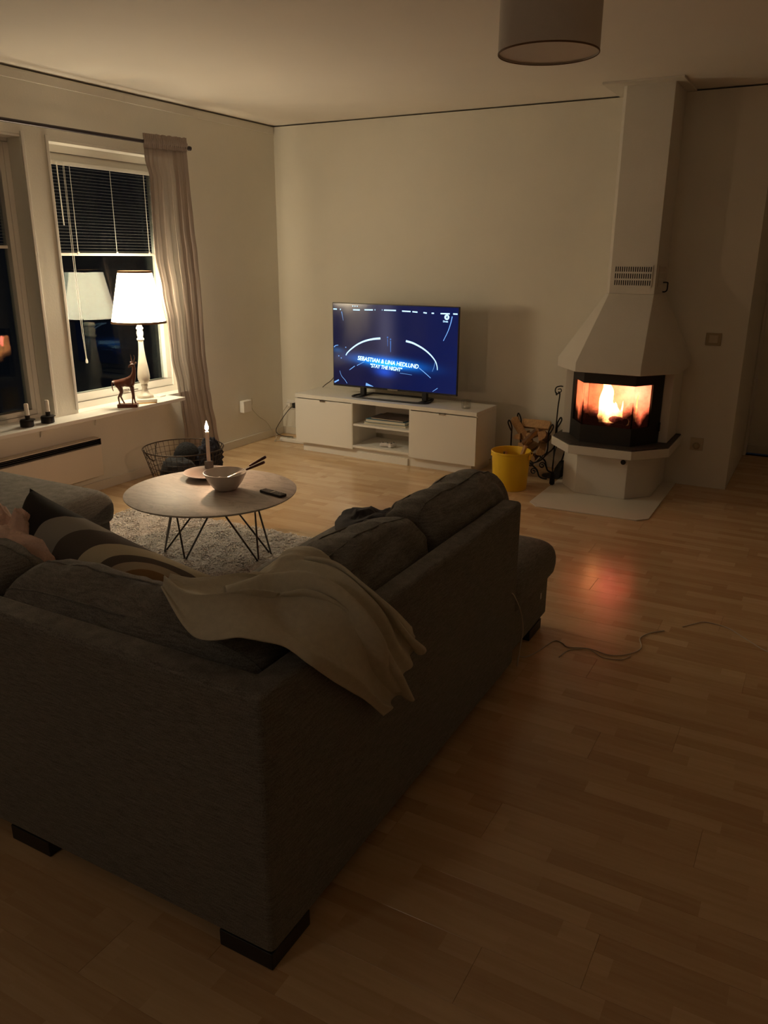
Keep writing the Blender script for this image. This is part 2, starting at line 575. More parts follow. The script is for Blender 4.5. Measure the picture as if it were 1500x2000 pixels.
m_slat = mat('white_blind_slat', (0.42, 0.42, 0.42), 0.45)
m_blindrail = mat('white_blind_rail', (0.74, 0.72, 0.66), 0.4)
def blind(y0, y1, z0, z1, label, wand=True):
    xc = -0.118
    t = thing('venetian_blind', label, 'blind', (xc, (y0 + y1) / 2, z1), 'venetian blinds')
    MB().box(xc - 0.012, xc + 0.014, y0, y1, z1 - 0.026, z1).build('head_rail', m_blindrail, t, bevel=0.002)
    MB().box(xc - 0.011, xc + 0.013, y0 + 0.005, y1 - 0.005, z0, z0 + 0.02).build('bottom_rail', m_blindrail, t, bevel=0.003)
    n = 27
    slat0 = None
    for k in range(n):
        z = z0 + 0.030 + (z1 - 0.038 - z0 - 0.030) * k / (n - 1)
        if slat0 is None:
            b = MB().loft([[(xc - 0.012, yy, z - 0.0008), (xc, yy, z + 0.0012), (xc + 0.012, yy, z - 0.0008), (xc, yy, z + 0.0002)] for yy in (y0 + 0.008, y1 - 0.008)])
            slat0 = b.build('slat', m_slat, t)
        else:
            link_copy(slat0, (ORG[slat0.name].x, ORG[slat0.name].y, z), t)
    for f_ in (0.17, 0.55, 0.9):
        yy = y0 + (y1 - y0) * f_
        MB().box(xc + 0.0125, xc + 0.0142, yy - 0.002, yy + 0.002, z0 + 0.01, z1 - 0.02).build('ladder_tape', m_blindrail, t)
        MB().box(xc + 0.0132, xc + 0.018, yy - 0.008, yy + 0.008, z0 + 0.004, z0 + 0.026).build('cord_clip', m_plug, t)
    MB().tube([(xc + 0.022, y0 + 0.05, z1 - 0.01), (xc + 0.024, y0 + 0.055, z1 - 0.42)], 0.004, 6).build('tilt_wand', m_plug, t, smooth=60)
    if wand:
        cb = MB()
        cb.tube(smoothpath([(xc + 0.024, y0 + 0.10, z1 - 0.02), (xc + 0.03, y0 + 0.095, 1.7), (xc + 0.032, y0 + 0.10, 1.25), (xc + 0.032, y0 + 0.115, 0.98)]), 0.0018, 5)
        cb.tube(smoothpath([(xc + 0.026, y0 + 0.108, z1 - 0.02), (xc + 0.034, y0 + 0.105, 1.7), (xc + 0.036, y0 + 0.11, 1.25), (xc + 0.034, y0 + 0.117, 0.98)]), 0.0018, 5)
        cb.lathe([(0.003, 0), (0.008, -0.012), (0.009, -0.03), (0.004, -0.036)], 10, (xc + 0.033, y0 + 0.117, 0.985))
        cb.build('pull_cord', m_plug, t, smooth=50)
    return t
blind(-2.44, -1.475, 1.712, 2.335, 'white venetian blind half lowered in the window behind the table lamp')
blind(-3.85, -2.845, 1.755, 2.335, 'white venetian blind half lowered in the cut-off window by the candle holders', False)

# sill on brackets
SZ = 0.615
t = thing('window_sill_shelf', 'long white painted sill shelf under both windows, held on thin wire brackets', 'shelf', (0.1, -2.9, SZ))
MB().box(0.0005, 0.19, -4.3, -1.60, SZ - 0.028, SZ).build('board', m_sill, t, bevel=0.004)
for yy in (-2.87, -2.385, -3.6):
    b = MB().tube([(0.004, yy, 0.50), (0.03, yy, 0.575), (0.15, yy, 0.580), (0.152, yy + 0.03, 0.580), (0.153, yy + 0.034, 0.586)], 0.0055, 6)
    b.build('bracket', m_white, t, smooth=60)
# inner ledge of the recess, level with the sill
for k, (a, b_) in enumerate((W1, W2)):
    struct(MB().box(-0.124, -0.0005, a + 0.001, b_ - 0.001, WZ0 + 0.0005, SZ).build('trim_%d' % (k + 5), m_sill))
o = MB().box(-0.01, 0.03, -1.72, -1.655, SZ + 0.0005, SZ + 0.012).build('window_stay_clip', m_plug, bevel=0.003)
tag(o, 'small flat white plastic clip on the sill right of the lamp foot', 'clip')

# ------------------------------------------------------------------ curtain rod and curtain
t = thing('curtain_rod', 'dark round curtain rod above both windows', 'curtain rod', (0.105, -2.9, 2.505))
MB().tube([(0.105, -4.4, 2.493), (0.105, -1.262, 2.517)], 0.0125, 12).build('rod', m_curtrod, t, smooth=50)
MB().lathe([(0.0125, 0), (0.017, 0.004), (0.017, 0.022), (0.010, 0.028)], 14, (0, 0, 0)).build('end_cap', m_curtrod, t, smooth=40)
cap_ = bpy.data.objects['end_cap']
cap_.rotation_euler = (-PI / 2, 0, 0)
cap_.location = Vector((0.105, -1.262, 2.517)) - ORG[t.name]
for yy in (-1.32, -4.2):
    MB().box(0.0005, 0.105, yy - 0.006, yy + 0.006, 2.486, 2.494).box(0.0005, 0.006, yy - 0.012, yy + 0.012, 2.46, 2.52).build('rod_bracket', m_curtrod, t)

def sheer():
    T = NT('dusty_sheer_curtain')
    d = T.add('ShaderNodeBsdfDiffuse')
    d.inputs[0].default_value = (0.34, 0.275, 0.245, 1)
    tl = T.add('ShaderNodeBsdfTranslucent')
    tl.inputs[0].default_value = (0.46, 0.37, 0.31, 1)
    m1 = T.add('ShaderNodeMixShader', i_0=0.06)
    T.link(d.outputs[0], m1.inputs[1])
    T.link(tl.outputs[0], m1.inputs[2])
    tr = T.add('ShaderNodeBsdfTransparent')
    m2 = T.add('ShaderNodeMixShader', i_0=0.07)
    T.link(m1.outputs[0], m2.inputs[1])
    T.link(tr.outputs[0], m2.inputs[2])
    T.link(m2.outputs[0], T.out.inputs[0])
    return T.m
m_sheer = sheer()
CK = [(2.53, -1.765, -1.308, 0.105), (2.50, -1.765, -1.308, 0.105), (2.40, -1.765, -1.303, 0.105), (2.27, -1.728, -1.298, 0.105), (1.93, -1.735, -1.285, 0.105), (1.71, -1.735, -1.262, 0.105), (1.45, -1.695, -1.250, 0.105),
      (1.2, -1.655, -1.248, 0.105), (0.95, -1.640, -1.243, 0.105), (0.69, -1.588, -1.225, 0.105), (0.50, -1.562, -1.20, 0.106), (0.30, -1.545, -1.16, 0.107), (0.04, -1.53, -1.12, 0.107)]
def ck(z):
    for a, b_ in zip(CK[:-1], CK[1:]):
        if a[0] >= z >= b_[0]:
            f_ = (a[0] - z) / (a[0] - b_[0])
            f_ = f_ * f_ * (3 - 2 * f_)
            return [a[i] + (b_[i] - a[i]) * f_ for i in (1, 2, 3)]
    return CK[-1][1:]
def curtain_pt(u, v):
    z = 2.53 - v * 2.49
    ya, yb, xc = ck(z)
    k = 5.0
    ph = 2 * PI * k * (u + 0.035 * math.sin(7 * u + 0.6 * v)) + 0.35 * math.sin(1.6 * v + u * 3)
    am = 0.008 * (0.35 + 0.65 * min(1, v * 6)) * (0.7 + 0.5 * noise.noise(Vector((u * 4, 2.0, v))))
    return (xc + am * math.cos(ph) + 0.004 * noise.noise(Vector((u * 30, v * 6, 1))), ya + (yb - ya) * u + 0.011 * math.sin(ph * 2 + 0.6), z)
t = thing('sheer_curtain', 'sheer dusty pink curtain gathered on the rod beside the lamp', 'curtain', (0.16, -1.55, 2.5))
MB().grid(curtain_pt, 150, 70).build('drape', m_sheer, t, smooth=180)
def head_pt(u, v):
    ph = 2 * PI * 22 * u
    a = 2 * PI * v * 0.5
    z = 2.470 + v * 0.098
    bul = 0.018 if 0.28 < v < 0.62 else 0.010
    return (0.105 + bul + 0.006 * math.cos(ph) + 0.003 * noise.noise(Vector((u * 50, v * 4, 0))), -1.772 + 0.465 * u + 0.003 * math.sin(ph), z + 0.018 * u + 0.006 * noise.noise(Vector((u * 14, 7, 0))))
MB().grid(head_pt, 200, 12).build('gathered_heading', m_sheer, t, smooth=180)

# ------------------------------------------------------------------ electric radiator
t = thing('electric_radiator', 'long low white electric panel radiator with black louvred top under the sill', 'radiator', (0.06, -3.2, 0.14))
m_rad = mat('radiator_enamel', (0.66, 0.60, 0.52), 0.45)
MB().box(0.02, 0.092, -4.2, -2.425, 0.135, 0.372).build('panel', m_rad, t, bevel=0.006)
MB().box(0.02, 0.060, -4.2, -2.425, 0.3725, 0.418).box(0.0601, 0.092, -4.2, -4.19, 0.3725, 0.418).box(0.0601, 0.092, -2.432, -2.425, 0.3725, 0.418).build('grille_back', m_dark, t)
for k in range(3):
    MB().box(0.0605, 0.088, -4.185, -2.436, 0.380 + k * 0.013, 0.384 + k * 0.013).build('louvre', m_black, t)
MB().box(0.018, 0.092, -4.2, -2.425, 0.4185, 0.424).build('top_lip', m_rad, t)
MB().box(0.0005, 0.0199, -4.0, -2.6, 0.2, 0.34).build('wall_mount', m_dark, t)

# ------------------------------------------------------------------ table lamp on the sill
LX, LY = 0.085, -1.935
t = thing('table_lamp', 'lit table lamp with pleated cream shade and white turned stone column on the sill', 'lamp', (LX, LY, SZ))
def c4(r, z):
    return [(LX + r * math.cos(a), LY + r * math.sin(a), SZ + z) for a in (0.12, 0.12 + PI / 2, 0.12 + PI, 0.12 + 1.5 * PI)]
MB().loft([c4(0.105, 0.0005), c4(0.105, 0.008)]).build('gilt_foot', m_brass, t)
MB().loft([c4(0.110, 0.0085), c4(0.112, 0.030), c4(0.102, 0.036)]).build('square_base', m_marble, t, bevel=0.003)
prof = [(0.062, 0.0365), (0.064, 0.05), (0.055, 0.062), (0.040, 0.070), (0.028, 0.085), (0.022, 0.10), (0.020, 0.118), (0.026, 0.128), (0.027, 0.136), (0.022, 0.142),
        (0.034, 0.155), (0.044, 0.175), (0.047, 0.195), (0.046, 0.22), (0.041, 0.26), (0.033, 0.31), (0.026, 0.36), (0.021, 0.41), (0.019, 0.455), (0.020, 0.475),
        (0.027, 0.480), (0.028, 0.490), (0.022, 0.497), (0.019, 0.503), (0.023, 0.515), (0.025, 0.53), (0.023, 0.545), (0.019, 0.556), (0.026, 0.563), (0.027, 0.572), (0.021, 0.580), (0.014, 0.60), (0.012, 0.64)]
MB().lathe(prof, 36, (LX, LY, SZ)).build('column', m_marble, t, smooth=50)
def shade_mat():
    T = NT('glowing_cream_pleat')
    d = T.add('ShaderNodeBsdfDiffuse')
    d.inputs[0].default_value = (0.8, 0.72, 0.55, 1)
    tl = T.add('ShaderNodeBsdfTranslucent')
    tl.inputs[0].default_value = (0.75, 0.62, 0.40, 1)
    m1 = T.add('ShaderNodeMixShader', i_0=0.6)
    T.link(d.outputs[0], m1.inputs[1])
    T.link(tl.outputs[0], m1.inputs[2])
    e = T.add('ShaderNodeEmission')
    e.inputs[0].default_value = (1.0, 0.865, 0.62, 1)
    e.inputs[1].default_value = SHADE_EMIT
    a = T.add('ShaderNodeAddShader')
    T.link(m1.outputs[0], a.inputs[0])
    T.link(e.outputs[0], a.inputs[1])
    T.link(a.outputs[0], T.out.inputs[0])
    return T.m
m_shade = shade_mat()
S0, S1, SR0, SR1 = 0.612, 0.985, 0.200, 0.122
MB().lathe([(SR0 + (SR1 - SR0) * k / 8, S0 + (S1 - S0) * k / 8) for k in range(9)], 240, (LX, LY, SZ), False, False, mod=lambda a: 1 + 0.008 * math.cos(60 * a)).build('pleated_shade', m_shade, t, smooth=180)
def band(r0, r1, z0, z1):
    b = MB()
    b.lathe([(r0 + 0.004, z0), (r1 + 0.004, z1), (r1 - 0.004, z1), (r0 - 0.004, z0), (r0 + 0.004, z0)], 64, (LX, LY, SZ), False, False)
    return b
band(SR0 + 0.003, SR0, S0 - 0.004, S0 + 0.012).build('lower_ribbon', m_trim, t, smooth=40)
band(SR1, SR1 - 0.001, S1 - 0.010, S1 + 0.006).build('upper_ribbon', m_trim, t, smooth=40)
b = MB().tube(circle((LX, LY, SZ + 0.70), 0.045, 24), 0.002, 6, closed=True)
for k in range(3):
    a = 2 * PI * k / 3
    b.tube([(LX + 0.045 * math.cos(a), LY + 0.045 * math.sin(a), SZ + 0.70), (LX + SR0 * math.cos(a) * 0.9, LY + SR0 * math.sin(a) * 0.9, SZ + 0.69)], 0.002, 5)
b.build('shade_carrier', m_brass, t, smooth=60)
MB().lathe([(0.010, 0.64), (0.013, 0.66), (0.025, 0.69), (0.031, 0.72), (0.025, 0.748), (0.010, 0.758)], 24, (LX, LY, SZ)).build('bulb', emit('bulb_glow', (1, 0.865, 0.62), BULB_EMIT), t, smooth=60)

# ------------------------------------------------------------------ carved antelope
def skin(name, nodes, edges, m, parent, c, root=0, levels=2):
    me = bpy.data.meshes.new(name)
    keys = list(nodes)
    me.from_pydata([tuple(Vector(nodes[k][:3])) for k in keys], [(keys.index(a), keys.index(b_)) for a, b_ in edges], [])
    o = bpy.data.objects.new(name, me)
    COL.objects.link(o)
    md = o.modifiers.new('skin', 'SKIN')
    md.use_smooth_shade = True
    for i, k in enumerate(keys):
        sv = me.skin_vertices[0].data[i]
        r = nodes[k][3]
        sv.radius = (r, r)
        sv.use_root = (i == root)
    sb = o.modifiers.new('sub', 'SUBSURF')
    sb.levels = sb.render_levels = levels
    dg = bpy.context.evaluated_depsgraph_get()
    ev = o.evaluated_get(dg)
    nm = bpy.data.meshes.new_from_object(ev)
    nm.name = name
    nm.materials.clear()
    nm.materials.append(m)
    nm.polygons.foreach_set('use_smooth', [True] * len(nm.polygons))
    o.modifiers.clear()
    o.data = nm
    bpy.data.meshes.remove(me)
    place(o, Vector(c), parent)
    return o
# x = along the animal (head +), y = side, z up; turned so that it looks along the sill
DX, DY = 0.135, -2.17
t = thing('antelope_figurine', 'carved dark wooden antelope figurine standing left of the table lamp on the sill', 'figurine', (DX, DY, SZ))
N = {'rump': (-0.058, 0, 0.185, 0.034), 'hip': (-0.045, 0, 0.195, 0.037), 'belly': (-0.008, 0, 0.190, 0.033), 'chest': (0.035, 0, 0.195, 0.037), 'neck0': (0.054, 0, 0.225, 0.026), 'neck1': (0.064, 0, 0.262, 0.0155),
     'neck2': (0.066, 0, 0.298, 0.0135), 'head': (0.064, -0.003, 0.320, 0.0165), 'brow': (0.053, -0.011, 0.319, 0.0125), 'muzzle': (0.036, -0.023, 0.307, 0.0075), 'nose': (0.030, -0.027, 0.303, 0.0055)}
Ed = [('hip', 'rump'), ('hip', 'belly'), ('belly', 'chest'), ('chest', 'neck0'), ('neck0', 'neck1'), ('neck1', 'neck2'), ('neck2', 'head'), ('head', 'brow'), ('brow', 'muzzle'), ('muzzle', 'nose')]
for s_ in (-1, 1):
    q = 'L' if s_ > 0 else 'R'
    N.update({'thigh' + q: (-0.050, 0.018 * s_, 0.160, 0.021), 'knee' + q: (-0.036, 0.019 * s_, 0.118, 0.0115), 'hock' + q: (-0.056 + 0.006 * s_, 0.019 * s_, 0.078, 0.0072), 'hfet' + q: (-0.046 + 0.012 * s_, 0.019 * s_, 0.040, 0.0055), 'hhoof' + q: (-0.040 + 0.014 * s_, 0.019 * s_, 0.026, 0.0075)})
    Ed += [('rump', 'thigh' + q), ('thigh' + q, 'knee' + q), ('knee' + q, 'hock' + q), ('hock' + q, 'hfet' + q), ('hfet' + q, 'hhoof' + q)]
    N.update({'shoulder' + q: (0.040, 0.017 * s_, 0.158, 0.0165), 'wrist' + q: (0.046, 0.018 * s_, 0.098, 0.0085), 'ffet' + q: (0.044 + 0.006 * s_, 0.018 * s_, 0.044, 0.0056), 'fhoof' + q: (0.048 + 0.008 * s_, 0.018 * s_, 0.026, 0.0075)})
    Ed += [('chest', 'shoulder' + q), ('shoulder' + q, 'wrist' + q), ('wrist' + q, 'ffet' + q), ('ffet' + q, 'fhoof' + q)]
parts = [skin('body', N, Ed, m_deer, t, ORG[t.name], root=list(N).index('hip'))]
for s_ in (-1, 1):
    hb = MB().tube(smoothpath([(0.063 + 0.005 * s_, -0.004 * s_, 0.332), (0.064 + 0.010 * s_, 0.004 - 0.008 * s_, 0.352), (0.066 + 0.014 * s_, 0.006 - 0.010 * s_, 0.372), (0.062 + 0.013 * s_, 0.004 - 0.010 * s_, 0.392)], 5), [0.0050 - 0.0036 * i / 15 for i in range(16)], 8)
    hb.v = [(x + DX, y_ + DY, z + SZ) for x, y_, z in hb.v]
    parts.append(hb.build('horn', m_deer, t, smooth=60))
    eb = MB()
    eb.loft([[(DX + 0.066 + s_ * (0.008 + 0.020 * k / 4) + 0.6 * w_ * math.cos(a), DY - s_ * (0.006 + 0.015 * k / 4) + 0.6 * w_ * math.cos(a), SZ + 0.327 + 0.012 * k / 4 + w_ * math.sin(a)) for a in [2 * PI * i / 8 for i in range(8)]] for k, w_ in enumerate((0.004, 0.007, 0.008, 0.006, 0.001))])
    parts.append(eb.build('ear', m_deer, t, smooth=60))
tb = MB().tube(smoothpath([(-0.086, 0, 0.200), (-0.100, 0, 0.185), (-0.102, 0, 0.150), (-0.096, 0, 0.125)], 4), [0.007 - 0.004 * i / 12 for i in range(13)], 8)
tb.v = [(x + DX, y_ + DY, z + SZ) for x, y_, z in tb.v]
parts.append(tb.build('tail', m_deer, t, smooth=60))
parts.append(MB().box(DX - 0.075, DX + 0.075, DY - 0.034, DY + 0.034, SZ + 0.0005, SZ + 0.026).build('plinth', m_deer, t, bevel=0.004))
t.rotation_euler = (0, 0, math.radians(38))

# ------------------------------------------------------------------ two black candle holders on the sill
def candle_holder(x, y, rot, label):
    t = thing('candle_holder', label, 'candle holder', (x, y, SZ), 'black candle holders on the sill')
    b = MB().lathe([(0.040, 0.0005), (0.044, 0.003), (0.044, 0.040), (0.041, 0.044)], 40, (x, y, SZ))
    b.build('block', m_iron, t, smooth=40)
    c2 = (x + 0.008 * math.cos(rot), y + 0.008 * math.sin(rot), SZ)
    MB().lathe([(0.046, 0.0445), (0.048, 0.0455), (0.048, 0.048), (0.044, 0.049)], 40, c2).build('drip_tray', m_iron, t, smooth=40)
    MB().lathe([(0.015, 0.0495), (0.016, 0.076), (0.013, 0.077)], 20, c2).build('socket', m_iron, t, smooth=40)
    MB().lathe([(0.0145, 0.0775), (0.0145, 0.150), (0.011, 0.156)], 20, c2).build('candle', m_wax, t, smooth=40)
    MB().tube([(c2[0], c2[1], SZ + 0.155), (c2[0] + 0.002, c2[1], SZ + 0.164)], 0.001, 5).build('wick', m_black, t)
candle_holder(0.095, -3.035, 1.0, 'squat black candle holder with white candle stub standing first from the picture edge')
candle_holder(0.100, -2.873, 0.4, 'squat black candle holder with white candle stub, under the post between the windows')

# ------------------------------------------------------------------ adapter on the left wall, switch and sockets
t = thing('power_adapter', 'white square power adapter plugged into the wall near the corner', 'adapter', (0.03, -0.62, 0.37))
MB().box(0.0005, 0.012, -0.665, -0.565, 0.315, 0.415).build('socket_plate', m_plug, t, bevel=0.003)
MB().box(0.0125, 0.062, -0.695, -0.575, 0.318, 0.428).build('housing', m_plug, t, bevel=0.006)
MB().tube(smoothpath([(0.03, -0.575, 0.40), (0.035, -0.55, 0.44), (0.03, -0.53, 0.40), (0.02, -0.52, 0.33), (0.016, -0.42, 0.24), (0.02, -0.30, 0.16), (0.03, -0.22, 0.05), (0.05, -0.20, 0.006), (0.10, -0.22, 0.006)]), 0.0028, 6).build('cable', m_cord, t, smooth=60)

t = thing('light_switch', 'square cream rocker light switch on the wall right of the fireplace', 'switch', (3.975, 0, 1.14))
MB().box(3.922, 4.032, -0.010, -0.0005, 1.094, 1.186).build('frame', m_switch2, t, bevel=0.003)
MB().box(3.945, 4.009, -0.017, -0.0105, 1.112, 1.170).build('rocker', m_switch, t, bevel=0.003)
t = thing('wall_socket', 'cream wall socket with a plug low on the wall right of the fireplace', 'socket', (3.955, 0, 0.335))
MB().box(3.905, 4.0, -0.012, -0.0005, 0.288, 0.385).build('plate', m_switch, t, bevel=0.003)
b = MB().lathe([(0.024, 0), (0.024, 0.022), (0.018, 0.030), (0.010, 0.034)], 24)
pl_ = b.build('plug', m_switch2, t, smooth=40)
pl_.rotation_euler = (PI / 2, 0, 0)
pl_.location = Vector((3.955, -0.030, 0.325)) - ORG[t.name]
t = thing('double_wall_socket', 'white double wall socket with dark plug behind the left end of the TV bench', 'socket', (0.14, 0, 0.30))
MB().box(0.06, 0.22, -0.012, -0.0005, 0.255, 0.345).build('plate', m_plug, t, bevel=0.003)
MB().box(0.15, 0.205, -0.055, -0.0125, 0.275, 0.325).build('plug', m_black, t, bevel=0.006)
MB().box(0.075, 0.12, -0.045, -0.0125, 0.28, 0.322).build('white_plug', m_plug, t, bevel=0.006)
MB().tube(smoothpath([(0.17, -0.055, 0.30), (0.14, -0.12, 0.25), (0.08, -0.20, 0.12), (0.085, -0.24, 0.06), (0.20, -0.30, 0.045), (0.33, -0.30, 0.047)]), 0.004, 6).build('dark_cable', m_dcord, t, smooth=60)
MB().tube(smoothpath([(0.09, -0.045, 0.30), (0.05, -0.10, 0.2), (0.04, -0.16, 0.05), (0.12, -0.30, 0.006), (0.17, -0.38, 0.006), (0.24, -0.36, 0.02)]), 0.003, 6).build('white_cable', m_cord, t, smooth=60)
t = thing('power_strip', 'white power strip lying on the floor at the left end of the TV bench', 'power strip', (0.34, -0.31, 0))
MB().box(0.20, 0.50, -0.345, -0.285, 0.0005, 0.040).build('body', m_plug, t, bevel=0.006)
for k in range(4):
    MB().lathe([(0.019, 0.0402), (0.020, 0.0415), (0.016, 0.0418)], 20, (0.235 + k * 0.052, -0.315, 0)).build('outlet', m_switch, t, smooth=40)

# ------------------------------------------------------------------ TV bench
t = thing('tv_bench', 'low white TV bench with two flap doors and an open shelf bay', 'tv bench', (0, 0, 0))
L, D, BH = 1.80, 0.41, 0.53
bw = 0.018
MB().box(0, L, 0, D, BH - 0.034, BH).build('top', m_bench, t, bevel=0.0015)
for xa in (0, 0.60, L - 0.60 - bw, L - bw):
    MB().box(xa, xa + bw, 0.019 if xa in (0, L - bw) else 0.004, D, 0.085, BH - 0.0345).build('side_panel', m_bench, t)
MB().box(bw, L - bw, 0.03, D - 0.005, 0.085, 0.103).build('bottom_panel', m_bench, t)
MB().box(bw, L - bw, D - 0.012, D - 0.006, 0.165, BH - 0.035).build('back_panel', m_bench, t)
MB().box(0.619, L - 0.619, 0.012, D - 0.013, 0.296, 0.314).build('shelf', m_bench, t)
MB().box(0.619, L - 0.619, 0.002, D - 0.013, 0.1035, 0.122).build('bay_floor', m_bench, t)
for xa, xb in ((0.0, 0.613), (L - 0.613, L)):
    d = MB().box(xa + 0.001, xb, 0, 0.018, 0.086, BH - 0.042).build('door', m_bench, t, bevel=0.001)
    xm = (xa + xb) / 2
    MB().box(xm - 0.028, xm + 0.028, -0.010, 0.0195, BH - 0.0415, BH - 0.0375).box(xm - 0.028, xm + 0.028, -0.010, -0.007, BH - 0.050, BH - 0.0375).build('grip', m_chrome, d)
MB().box(0.05, L - 0.05, 0.045, 0.06, 0.0005, 0.0845).box(0.05, 0.066, 0.061, D, 0.0005, 0.0845).box(L - 0.066, L - 0.05, 0.061, D, 0.0005, 0.0845).build('plinth', m_bench, t)
MB().box(0.64, L - 0.64, 0.030, 0.0445, 0.0005, 0.06).build('plinth_cover', m_bench, t)
BROT = -1.5
BX, BY = 0.555, -0.572
t.location = (BX, BY, 0)
t.rotation_euler = (0, 0, math.radians(BROT))
bm_ = Matrix.Translation((BX, BY, 0)) @ Matrix.Rotation(math.radians(BROT), 4, 'Z')
def onbench(x, y, z):
    return bm_ @ Vector((x, y, z))

# books on the shelf
def book(x0, x1, y0, y1, z0, z1, m, label, rot):
    t = thing('book', label, 'book', (0, 0, 0), 'books in the TV bench')
    cx, cy = (x0 + x1) / 2, (y0 + y1) / 2
    hx, hy = (x1 - x0) / 2, (y1 - y0) / 2
    MB().box(-hx, hx, -hy, hy, 0, 0.003).box(-hx, hx, -hy, hy, z1 - z0 - 0.003, z1 - z0).box(-hx, hx, hy - 0.003, hy, 0.0031, z1 - z0 - 0.0031).build('cover', m, t)
    MB().box(-hx + 0.004, hx - 0.004, -hy + 0.004, hy - 0.0035, 0.0032, z1 - z0 - 0.0032).build('pages', m_pages, t)
    t.location = onbench(cx, cy, z0)
    t.rotation_euler = (0, 0, math.radians(BROT + rot))
book(0.70, 1.12, 0.06, 0.33, 0.315, 0.335, m_bookcream, 'cream book, lowest of the small stack in the bench bay', 0)
book(0.72, 1.11, 0.05, 0.34, 0.336, 0.364, m_bookblue, 'thick blue book, middle of the small stack in the bench bay', 2)
book(0.77, 1.10, 0.06, 0.33, 0.365, 0.378, m_bookdark, 'dark picture book, topmost of the small stack in the bench bay', -2)
def gadget(x, y, r, label):
    t = thing('game_controller', label, 'gadget', onbench(x, y, 0.1225), 'pale gadgets on the bay floor')
    b = MB()
    rings = []
    for k in range(7):
        s_ = -1 + 2 * k / 6
        w_ = 0.022 + 0.010 * abs(s_) - 0.012 * (abs(s_) ** 4)
        rings.append([(0.045 * s_, (w_ * math.cos(a)), 0.020 + 0.018 * (1 - 0.3 * s_ * s_) * math.sin(a)) for a in [2 * PI * i / 12 for i in range(12)]])
    b.loft(rings)
    o = MB()
    o.add([tuple(Vector(p) + ORG[t.name]) for p in b.v], b.f)
    o.build('shell', m_diffuser, t, smooth=60)
    q = MB()
    for s_ in (-0.02, 0.02):
        q.lathe([(0.007, 0.036), (0.007, 0.044), (0.004, 0.046)], 12, ORG[t.name] + Vector((s_, 0, 0)))
    q.build('thumb_stick', m_greybl, t, smooth=40)
    t.rotation_euler = (0, 0, r)
gadget(0.90, 0.09, 0.3, 'small pale rounded gadget on the bay floor, nearer the left door')
gadget(0.965, 0.105, 1.4, 'small pale rounded gadget on the bay floor, nearer the right door')

# glass tealight cup on the bench
m_cup = thin_glass('clear_glass', (0.92, 0.92, 0.9), 0.08)
p = onbench(1.645, 0.13, 0.5305)
t = thing('tealight_glass', 'small clear glass tealight cup on the right end of the TV bench', 'glass', p)
MB().lathe([(0.001, 0.0), (0.034, 0.0), (0.038, 0.004), (0.040, 0.068), (0.038, 0.068), (0.035, 0.008), (0.001, 0.007)], 32, p, False, False).build('cup', m_cup, t, smooth=40)
MB().lathe([(0.019, 0.0085), (0.019, 0.020), (0.016, 0.020)], 24, p).build('tealight', m_wax, t, smooth=40)

